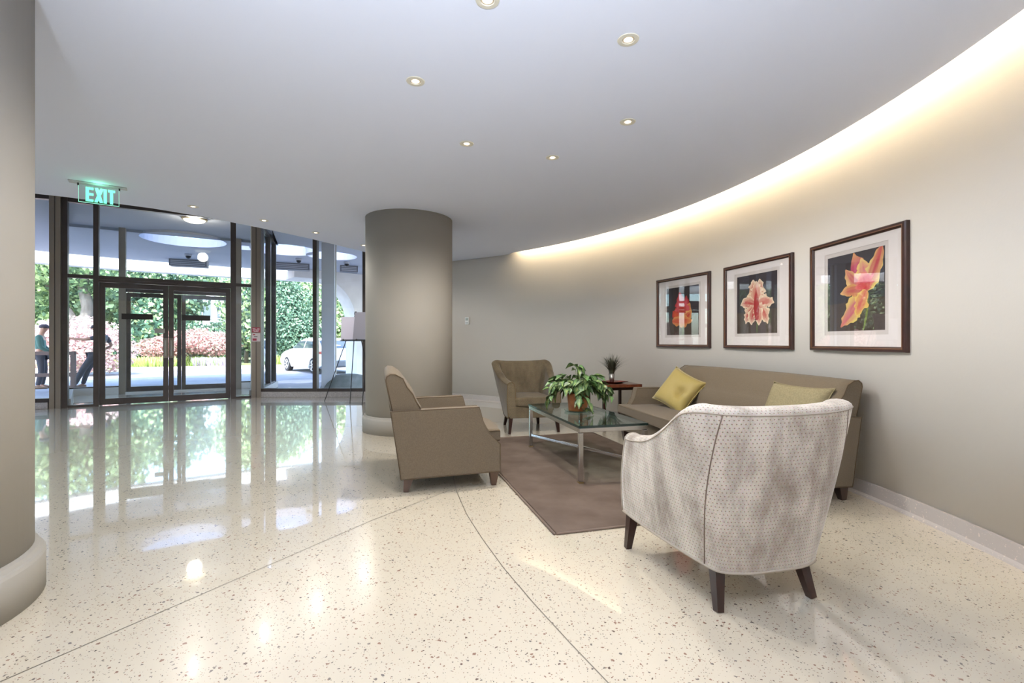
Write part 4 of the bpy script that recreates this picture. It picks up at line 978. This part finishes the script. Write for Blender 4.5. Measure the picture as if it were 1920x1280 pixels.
G2 = [(78, 110, 88), (62, 92, 76), (96, 128, 104), (50, 78, 64), (120, 148, 120)]
G3 = [(166, 188, 132), (190, 206, 158), (140, 166, 114), (200, 214, 174)]
PK = [(204, 150, 144), (184, 124, 122), (214, 172, 162), (160, 120, 116), (200, 166, 154), (150, 150, 130)]
PP = [(222, 190, 186), (232, 206, 200), (206, 170, 168), (196, 160, 158), (170, 150, 140)]
def tree(name, loc, label, cat, crown, n, size, cols, trunk=None, group=None, seed=0, **k):
    r = empty(name, loc, 0, label, cat, group)
    leaf_cloud('crown', crown, n, size, cols, r, seed, **k)
    if trunk:
        bm = BM()
        for pts, ra, rb in trunk: tube(bm, pts, ra, 8, r2=rb)
        fin('trunk', bm, MAT['bark'], r, smooth=True)
    return r
def tk(h, r=0.12, lean=(0, 0)): return [([(0, 0, -0.05), (lean[0]*0.4, lean[1]*0.4, h*0.5), (lean[0], lean[1], h)], r, r*0.6)]
d = 22.5
tree('maple_shrub', (pt(362, d), d, BZ), 'pinkish red weeping maple seen through the doors', 'shrub',
     [(0, 0, 1.15, 1.75, 1.1, 0.58, 4), (-1.2, -.2, 0.85, 1.4, .9, 0.52, 3), (1.1, -.1, 0.95, 1.15, .9, 0.5, 2)], 9000, 0.10, PK, tk(0.9, 0.09)+[([(0,0,.35),(-.5,0,.8)],.05,.03), ([(0,0,.4),(.5,.1,.9)],.05,.03)], seed=2, flat=0.6)
d = 17.6
tree('maple_shrub', (pt(140, d), d, BZ-0.1), 'pale pink maple behind the two people at the left', 'shrub',
     [(0, 0, 1.45, 1.55, 1.2, 0.70, 4), (-1.2, 0.3, 1.15, 1.2, 1.0, 0.75, 3), (1.0, 0, 0.9, 1.1, 1.0, 0.85, 3), (-0.1, -0.4, 0.65, 1.5, .9, 0.6, 2)], 10000, 0.11, PP, tk(1.2, 0.08), seed=3, flat=0.6)
d = 23.8
tree('leaning_tree', (pt(152, d), d, BZ), 'tree with a thick leaning grey trunk behind the pale pink maple', 'tree',
     [(0.4, 0, 5.4, 2.6, 2, 1.9, 4), (-2.2, 0, 5.0, 2.0, 2, 1.6, 3), (-1.0, 1.2, 3.0, 2.4, 1.2, 1.1, 2)], 7500, 0.26, G1, [([(0.1,0,-.1),(0.15,0,1.6),(0.35,0,2.8),(0.1,0,4.0),(0.4,0,5.4)], 0.34, 0.18), ([(0.15,0,1.4),(-.6,0,2.6),(-1.4,0,3.6),(-2.2,0,4.6)], 0.20, 0.08)], seed=4)
d = 27
tree('garden_tree', (pt(70, d), d, BZ), 'bright green tree at the far left beyond the railing', 'tree', [(0, 0, 3.6, 2.6, 2, 2.9, 4), (1.8, 0, 2.6, 1.6, 1.4, 1.8, 2)], 7500, 0.28, G1+G3[:2], tk(2.5, .16), 'garden trees beyond the driveway', seed=5)
d = 29
tree('garden_tree', (pt(225, d), d, BZ), 'pale green tree behind the left door leaf', 'tree', [(0, 0, 4.0, 2.6, 2, 2.8, 4), (-1.8, 0, 3.0, 1.8, 1.6, 2.4, 3), (.6,-.4,1.8,1.6,1.2,1.6,2)], 9500, 0.28, G3+G1, tk(3, .16), 'garden trees beyond the driveway', seed=6)
d = 25.2
tree('garden_shrub', (pt(272, d), d, BZ), 'dark broad leaved shrub left of the red maple', 'shrub', [(0, 0, 2.2, 1.35, 1, 1.7, 3), (-.7, 0, 1.2, 1.0, .9, 1.1, 2), (.5, -.2, 1.6, 1.0, .9, 1.2, 2)], 5500, 0.26, G2+G3[:2], tk(1.5, .08), seed=7)
d = 31
tree('garden_tree', (pt(318, d), d, BZ), 'tall mid green tree over the meeting stiles of the doors', 'tree', [(0, 0, 4.9, 2.6, 2, 2.4, 4), (.4, 0, 3.2, 1.5, 1.5, 1.8, 2)], 6500, 0.28, G2+G1, tk(3, .16), 'garden trees beyond the driveway', seed=8)
d = 27
tree('garden_hedge', (pt(392, d), d, BZ), 'dark green hedge behind the red maple, below the far building', 'shrub', [(-1.0, 0, 1.2, 1.3, .8, 1.05, 2), (.8, 0, 1.3, 1.3, .8, 1.1, 2), (1.9,0,1.2,.9,.8,1.1,1)], 5000, 0.17, G2+G1[:2], None, seed=9)
d = 30
tree('garden_tree', (pt(400, d), d+5.5, BZ), 'pale tree standing above the far building', 'tree', [(0.3, 0, 6.6, 3.4, 2, 1.5, 4), (-2, 0, 6.0, 2, 2, 1.2, 2)], 5000, 0.3, G3+G1, tk(6, .18), 'garden trees beyond the driveway', seed=10)
d = 25
tree('garden_tree', (pt(462, d), d, BZ), 'pale green tree seen through the right side light', 'tree', [(0, 0, 3.4, 1.5, 1.3, 2.4, 4), (.2, 0, 1.7, 1.1, 1, 1.0, 2)], 6500, 0.2, G3+G2[:2], tk(2.4, .11), 'garden trees beyond the driveway', seed=11)
d = 24.5
tree('conifer', (pt(535, d), d, BZ), 'tall dark blue green evergreen behind the white car', 'tree', [(0, 0, 2.3, 1.6, 1.3, 2.0, 4), (-.5, 0, 3.6, 1.3, 1.1, 1.5, 2), (.7, -.1, 1.4, 1.4, 1.1, 1.4, 3)], 20000, 0.12, G2+[(140, 166, 140)], tk(2.4, .12), seed=12)
d = 27
tree('garden_tree', (pt(600, d), d, BZ), 'sunlit pale tree between the evergreen and the canopy post', 'tree', [(0, 0, 3.2, 1.9, 1.3, 1.3, 4), (0.9, 0, 2.0, 1.7, 1.1, 1.2, 3), (-1.2, .3, 4.2, 1.2, 1, .8, 1)], 6500, 0.22, G3+G1, tk(2.4, .12), 'garden trees beyond the driveway', seed=13)
d = 28
tree('garden_tree', (pt(688, d), d, BZ), 'green tree right of the white arched pier', 'tree', [(0, 0, 3.0, 2.2, 1.3, 2.6, 4), (2.2, 0, 2.4, 1.6, 1.3, 2.0, 3)], 6500, 0.24, G1+G3, tk(2.4, .12), 'garden trees beyond the driveway', seed=14)
r = empty('tree_line', (0, 50, BZ), 0, 'distant green woodland closing the view beyond the garden', 'woodland')
tag(leaf_cloud('foliage', [(x, 1.5*math.sin(x), 3.4+1.2*math.sin(x*1.7), 3.4, 1.5, 4.2, 1) for x in np.arange(-52, 14, 3.6)], 22000, 0.5, G1+G2+G3, r, 20), kind='stuff')
# ground planting
def tufts(name, pts, h, w, cols, label, cat, seed):
    rg = np.random.default_rng(seed); V = []; Cc = []; C_ = [lin(c) for c in cols]
    for (x, y, z) in pts:
        for k in range(9):
            a = rg.uniform(0, 6.28); ln = rg.uniform(.02, .16); hh = h*rg.uniform(.55, 1.1); b = rg.uniform(0, .05)
            p = np.array([x+b*math.cos(a), y+b*math.sin(a), z]); q = p+np.array([ln*math.cos(a), ln*math.sin(a), hh]); s = np.array([-math.sin(a), math.cos(a), 0])*w
            V += [p-s, p+s, q+s*.3, q-s*.3]; c = C_[rg.integers(0, len(C_))]; Cc += [c]*4
    n = len(V)//4; me = bpy.data.meshes.new(name); me.from_pydata([tuple(q) for q in V], [], [(4*i, 4*i+1, 4*i+2, 4*i+3) for i in range(n)])
    at = me.color_attributes.new('Col', 'FLOAT_COLOR', 'CORNER'); at.data.foreach_set('color', np.array(Cc).ravel())
    return tag(link(name, me, MAT['foliage']), label, cat, kind='stuff')
rg = np.random.default_rng(9)
GY = [(176, 196, 108), (196, 210, 128), (150, 176, 92), (206, 214, 150)]
def along(px0, px1, d0, d1, n): return [(pt(p, q), q, BZ) for p, q in zip(rg.uniform(px0, px1, n), rg.uniform(d0, d1, n))]
tufts('border_grass', along(236, 330, 20.9, 21.9, 150)+along(60, 232, 19.2, 20.4, 140)+along(340, 440, 21.9, 22.9, 120)+along(490, 600, 23.5, 24.0, 110), 0.42, 0.02, GY, 'yellow green border grass edging the planting bed', 'grass', 30)
tufts('lavender', along(362, 436, 21.4, 22.0, 130)+along(300, 322, 21.0, 21.3, 20), 0.40, 0.018, [(190, 172, 200), (176, 154, 192), (206, 192, 210), (150, 172, 116), (170, 186, 130)], 'purple lavender flowers in front of the red maple', 'flowers', 31)

# ------------------------------------------------------------------ far building
fb = empty('far_building', (-24.6, 38.0, 0), R(6), 'pale building with dark windows seen above the hedge through the right door', 'building')
MAT['stucco'] = mat('pale_stucco', (206, 208, 214), 0.9); MAT['farglass'] = mat('far_window_glass', (96, 106, 118), 0.15, spec=0.8); MAT['farwall'] = mat('grey_band', (150, 154, 158), 0.9)
bx('wall', (-1.0, 6.5, 0.15, 3.0, 0, 4.9), MAT['stucco'], fb); bx('cornice', (-1.1, 6.6, -0.05, 3.1, 4.6, 5.0), MAT['stucco'], fb)
for x in (-0.6, 1.1, 2.8, 4.5):
    for z in (0.6, 2.9):
        f = bx('window', (x, x+1.35, 0.06, 0.16, z, z+1.35), MAT['farwall'], fb); bx('window_pane', (x+0.08, x+1.27, 0.04, 0.10, z+0.08, z+1.27), MAT['farglass'], f)
        bx('window_bar', (x+0.65, x+0.70, 0.02, 0.07, z+0.08, z+1.27), MAT['stucco'], f)
for x in (0.85, 2.55, 4.25): bx('pilaster', (x, x+0.16, -0.02, 0.16, 0, 4.6), MAT['stucco'], fb)

# ------------------------------------------------------------------ cars
MAT['tyre'] = mat('tyre', (40, 40, 42), 0.9); MAT['rim'] = mat('alloy_rim', (206, 208, 212), 0.3, metal=0.5); MAT['carglass'] = mat('car_glass', (58, 66, 74), 0.06, spec=0.9)
MAT['tail'] = mat('tail_lamp', (150, 34, 48), 0.2); MAT['bumper'] = mat('grey_bumper', (120, 124, 132), 0.6)
def car(loc, rz, paint, label):
    """nose along +x"""
    r = empty('car', loc, rz, label, 'car'); m = mat('car_paint_'+str(len(bpy.data.materials)), paint, 0.25, coat=0.8)
    prof = [(-2.15,0.32),(-2.2,0.55),(-2.16,0.80),(-2.05,0.98),(-1.6,1.0),(0.9,0.94),(1.6,0.84),(2.0,0.70),(2.12,0.48),(2.08,0.30)]
    ar = lambda cx: [(cx+0.36*math.cos(R(180-180*k/10)), 0.30+0.36*math.sin(R(180-180*k/10))) for k in range(11)]
    low = prof + [(1.72,0.22)]+ar(1.32)[::-1]+[(0.9,0.20),(-0.9,0.20)]+ar(-1.32)[::-1]+[(-1.75,0.22)]
    bm = BM(); prism(bm, low, 'y', -0.86, 0.86, bev=0.05, seg=2); b = fin('body', bm, m, r)
    rows = []
    for z, x0, x1, yw in ((0.93,-1.75,1.05,0.80),(1.10,-1.55,0.72,0.76),(1.28,-1.22,0.36,0.68),(1.37,-0.95,0.06,0.62),(1.40,-0.6,-0.15,0.45)):
        rows.append([(x0,-yw,z),((x0+x1)/2,-yw,z),(x1,-yw*.94,z),(x1+0.03,0,z),(x1,yw*.94,z),((x0+x1)/2,yw,z),(x0,yw,z),(x0-0.03,0,z)])
    bm = BM(); grid(bm, rows, close_u=True, cap=True); fin('cabin', bm, m, r, smooth=True)
    for s in (-1, 1):
        for nm, q in (('side_window', [(-0.28,.98,.797),(0.80,.98,.775),(0.36,1.26,.69),(-0.28,1.28,.695)]), ('quarter_window', [(-1.30,1.0,.795),(-0.38,.98,.797),(-0.38,1.28,.695),(-1.0,1.26,.69)])):
            bm = BM(); A = [bm.verts.new((x, s*(y+0.008), z)) for x, z, y in q]; Bv = [bm.verts.new((x, s*(y-0.02), z)) for x, z, y in q]
            bm.faces.new(A); bm.faces.new(Bv[::-1])
            for i in range(4): bm.faces.new((A[i], A[(i+1)%4], Bv[(i+1)%4], Bv[i]))
            fin(nm, bm, MAT['carglass'], r)
        t = bx('tail_lamp', (-2.19, -1.86, min(s*0.62, s*0.872), max(s*0.62, s*0.872), 0.76, 0.88), MAT['tail'], r, bev=0.02)
    for nm, x0, z0_, x1, z1_, y0, y1 in (('rear_window', -1.72, 0.97, -1.24, 1.28, .66, .56), ('windscreen', 1.04, 0.97, 0.38, 1.28, .68, .56)):
        dx = -0.012 if x0 < 0 else 0.012; zz = 0.012
        bm = BM(); A = [bm.verts.new(p) for p in ((x0+dx*3,-y0,z0_+zz),(x0+dx*3,y0,z0_+zz),(x1+dx*3,y1,z1_+zz),(x1+dx*3,-y1,z1_+zz))]
        Bv = [bm.verts.new((a.co.x-dx*4, a.co.y, a.co.z-0.03)) for a in A]; bm.faces.new(A); bm.faces.new(Bv[::-1])
        for i in range(4): bm.faces.new((A[i], A[(i+1)%4], Bv[(i+1)%4], Bv[i]))
        fin(nm, bm, MAT['carglass'], r)
    bx('rear_bumper', (-2.24, -2.02, -0.80, 0.80, 0.28, 0.52), MAT['bumper'], r, bev=0.05)
    for x in (-1.32, 1.32):
        for s in (-1, 1):
            bm = BM(); y0, y1 = s*0.66, s*0.87
            rows = [[(x+q*math.cos(2*math.pi*k/24), y, 0.31+q*math.sin(2*math.pi*k/24)) for k in range(24)] for q, y in ((0.20,y0),(0.29,y0),(0.31,y0+s*.03),(0.31,y1-s*.03),(0.29,y1),(0.21,y1))]
            grid(bm, rows, close_u=True, cap=True); w = fin('wheel', bm, MAT['tyre'], r)
            bm = BM()
            rows = [[(x+q*math.cos(2*math.pi*k/24), y, 0.31+q*math.sin(2*math.pi*k/24)) for k in range(24)] for q, y in ((0.205,y1+s*.004),(0.18,y1+s*.006),(0.175,y1-s*.02))]
            grid(bm, rows, close_u=True)
            for k in range(5):
                a = 2*math.pi*k/5; bar(bm, (x, y1-s*.0, 0.31), (x+.19*math.cos(a), y1+s*.002, 0.31+.19*math.sin(a)), 0.05, 0.02)
            fin('rim', bm, MAT['rim'], w)
    return r
car((-8.06, 20.14, GZ), R(135), (236, 238, 240), 'white coupe with a red tail lamp parked beyond the window bay')
car((pt(452, 28.4), 28.4, GZ+0.12), R(8), (150, 166, 174), 'blue grey car behind the planting, seen through the right side light')

# ------------------------------------------------------------------ people outside
MAT['skin'] = mat('skin', (176, 132, 110), 0.6); MAT['hair'] = mat('short_dark_hair', (50, 44, 42), 0.8)
MAT['navy'] = mat('dark_shirt', (70, 74, 88), 0.9); MAT['darktrouser'] = mat('dark_trousers', (62, 62, 70), 0.9); MAT['greenjacket'] = mat('green_jacket', (78, 112, 104), 0.9)
MAT['shoe'] = mat('shoe', (120, 98, 82), 0.7); MAT['capcloth'] = mat('dark_cap', (66, 60, 70), 0.9)
def skin_mesh(name, verts, edges, radii, m, parent, root=0, sub=2):
    me = bpy.data.meshes.new(name); me.from_pydata(verts, edges, []); o = bpy.data.objects.new(name, me); COL.objects.link(o)
    md = o.modifiers.new('s', 'SKIN'); md.use_smooth_shade = True
    for sv, q in zip(me.skin_vertices[0].data, radii):
        sv.radius = (q, q) if not isinstance(q, tuple) else q
    me.skin_vertices[0].data[root].use_root = True
    o.modifiers.new('u', 'SUBSURF').levels = sub
    dg = bpy.context.evaluated_depsgraph_get(); ev = o.evaluated_get(dg); nm = bpy.data.meshes.new_from_object(ev)
    bpy.data.objects.remove(o); return link(name, nm, m, parent, smooth=True)
def person(loc, rz, label, J, shirt, cap=True):
    """J: joints in metres, facing +y. Keys: pelvis chest neck head, and L/R of sh el wr hip kn an toe"""
    r = empty('person', loc, rz, label, 'person'); V = Vector
    J = {k: V(p) for k, p in J.items()}
    names = ['pelvis','waist','chest','neck','headb','head','headt','shL','elL','wrL','shR','elR','wrR','hipL','knL','anL','toeL','hipR','knR','anR','toeR']
    J['waist'] = (J['pelvis']+J['chest'])/2; hd = (J['head']-J['neck']).normalized()
    J['headb'] = J['head']-hd*0.07; J['headt'] = J['head']+hd*0.085
    rad = dict(pelvis=(.135,.10), waist=(.125,.095), chest=(.145,.105), neck=.052, headb=.070, head=.092, headt=.066, shL=.062, shR=.062, elL=.043, elR=.043, wrL=.028, wrR=.028, hipL=.088, hipR=.088, knL=.058, knR=.058, anL=.038, anR=.038, toeL=.034, toeR=.034)
    E = [('pelvis','waist'),('waist','chest'),('chest','neck'),('neck','headb'),('headb','head'),('head','headt'),('chest','shL'),('shL','elL'),('elL','wrL'),('chest','shR'),('shR','elR'),('elR','wrR'),('pelvis','hipL'),('hipL','knL'),('knL','anL'),('anL','toeL'),('pelvis','hipR'),('hipR','knR'),('knR','anR'),('anR','toeR')]
    vs = [J[n] for n in names]; es = [(names.index(a), names.index(b)) for a, b in E]; rd = [rad[n] for n in names]
    for s in ('L', 'R'):                                   # palm, four fingers and a thumb
        w = J['wr'+s]; dr = (w-J['el'+s]).normalized(); sd = dr.cross(V((1, 0, 0)) if abs(dr.x) < .8 else V((0, 0, 1))).normalized(); dn = dr.cross(sd)
        pi = len(vs); vs.append(w+dr*0.06); rd.append((.038, .020)); es.append((names.index('wr'+s), pi))
        for f in range(4):
            q = w+dr*0.095+sd*(0.018*(f-1.5)); L = (0.062, 0.074, 0.068, 0.052)[f]
            k = len(vs); vs += [q, q+dr*L*0.55+dn*0.006, q+dr*L+dn*0.022]; rd += [.010, .009, .007]; es += [(pi, k), (k, k+1), (k+1, k+2)]
        k = len(vs); q = w+dr*0.035+sd*0.032; vs += [q, q+dr*0.03+sd*0.02, q+dr*0.06+sd*0.022]; rd += [.011, .010, .008]; es += [(pi, k), (k, k+1), (k+1, k+2)]
    body = skin_mesh('body', vs, es, rd, MAT['skin'], r)
    fw = V((0, 1, 0)); h = J['head']
    bm = BM(); bmesh.ops.create_icosphere(bm, subdivisions=2, radius=0.017, matrix=Matrix.Translation(h+fw*0.096-V((0,0,.012)))); fin('nose', bm, MAT['skin'], body, smooth=True)
    for s in (-1, 1):
        bm = BM(); bmesh.ops.create_icosphere(bm, subdivisions=1, radius=0.010, matrix=Matrix.Translation(h+fw*0.083+V((s*.032,0,.012)))); fin('eye', bm, MAT['black'], body)
        bm = BM(); bmesh.ops.create_icosphere(bm, subdivisions=1, radius=0.024, matrix=Matrix.Translation(h+V((s*.093,-.005,-.005)))); fin('ear', bm, MAT['skin'], body)
    bm = BM(); box(bm, h.x-.022, h.x+.022, h.y+.078, h.y+.09, h.z-.050, h.z-.042); fin('mouth', bm, MAT['tail'], body)
    def cloth(nm, ks, add, m, trim={}):
        idx = {k: i for i, k in enumerate(ks)}; e2 = [(idx[a], idx[b]) for a, b in E if a in idx and b in idx]
        rr = [(rad[k][0]+add, rad[k][1]+add) if isinstance(rad[k], tuple) else rad[k]+add for k in ks]
        return skin_mesh(nm, [trim.get(k, J[k]) for k in ks], e2, rr, m, r)
    sl = {'elL': J['elL'], 'elR': J['elR']}
    cloth('shirt', ['pelvis','waist','chest','shL','elL','shR','elR'] if shirt[1] == 'short' else ['pelvis','waist','chest','shL','elL','wrL','shR','elR','wrR'], .016, MAT[shirt[0]],
          {'elL': J['shL'].lerp(J['elL'], .72), 'elR': J['shR'].lerp(J['elR'], .72)} if shirt[1] == 'short' else {})
    cloth('trousers', ['pelvis','hipL','knL','anL','hipR','knR','anR'], .015, MAT['darktrouser'])
    for s in 'LR':
        a, t = J['an'+s], J['toe'+s]; d_ = (t-a); d_.z = 0; d_.normalize(); base = min(a.z, t.z)-0.03
        c = V((a.x, a.y, 0)); rows = []
        for q, w_, hh in ((-.07,.030,.07),(-.05,.040,.085),(.03,.042,.08),(.10,.046,.055),(.17,.040,.045),(.20,.020,.03)):
            p = c+d_*q; sd = V((-d_.y, d_.x, 0)); rows.append([p-sd*w_+V((0,0,base)), p+sd*w_+V((0,0,base)), p+sd*w_*.8+V((0,0,base+hh)), p-sd*w_*.8+V((0,0,base+hh))])
        bm = BM(); grid(bm, rows, close_u=True, cap=True); fin('shoe', bm, MAT['shoe'], r, smooth=True)
    bm = BM(); lathe(bm, [(0.101,0.012),(0.104,0.045),(0.090,0.085),(0.05,0.110),(0.005,0.116)], 20)
    c = fin('cap' if cap else 'hair', bm, MAT['capcloth'] if cap else MAT['hair'], r, smooth=True, loc=h+V((0, -0.004, 0)))
    if cap:
        bm = BM(); rows = []
        for k in range(9):
            a = R(30+120*k/8); rows.append([(0.098*math.cos(a), 0.098*math.sin(a), 0.022), (0.10*math.cos(a), 0.098*math.sin(a)+0.09*math.sin((a-R(30))*1.5), 0.008), (0.10*math.cos(a), 0.098*math.sin(a)+0.09*math.sin((a-R(30))*1.5), 0.014), (0.098*math.cos(a), 0.098*math.sin(a), 0.03)])
        grid(bm, rows, close_u=True, cap=True); fin('brim', bm, MAT['capcloth'], c, smooth=True)
    return r
person((pt(77, 12.75), 12.75, GZ), R(-55), 'person in a dark cap and green jacket standing behind the railing', dict(
    pelvis=(0,0,.93), chest=(0,-.02,1.27), neck=(0,.01,1.46), head=(0,.06,1.60), shL=(-.19,-.02,1.37), elL=(-.23,.02,1.10), wrL=(-.17,.20,.98), shR=(.19,-.02,1.37), elR=(.23,.02,1.10), wrR=(.17,.20,.98),
    hipL=(-.10,0,.88), knL=(-.11,.05,.48), anL=(-.12,.0,.08), toeL=(-.13,.14,.035), hipR=(.10,0,.88), knR=(.11,.03,.48), anR=(.11,-.05,.08), toeR=(.12,.09,.035)), ('greenjacket', 'long'))
person((pt(177, 13.0), 13.0, GZ), R(118), 'person in dark clothes leaning with one arm stretched out, left of the doors', dict(
    pelvis=(0,-.02,.92), chest=(.0,-.16,1.27), neck=(0,-.12,1.46), head=(0,-.03,1.60), shL=(-.19,-.15,1.38), elL=(-.22,.14,1.30), wrL=(-.18,.42,1.33), shR=(.19,-.20,1.37), elR=(.25,-.32,1.14), wrR=(.20,-.12,1.00),
    hipL=(-.10,0,.87), knL=(-.09,.22,.50), anL=(-.06,.40,.09), toeL=(-.06,.54,.035), hipR=(.10,0,.87), knR=(.08,.16,.48), anR=(.08,.26,.09), toeR=(.08,.40,.035)), ('navy', 'short'))
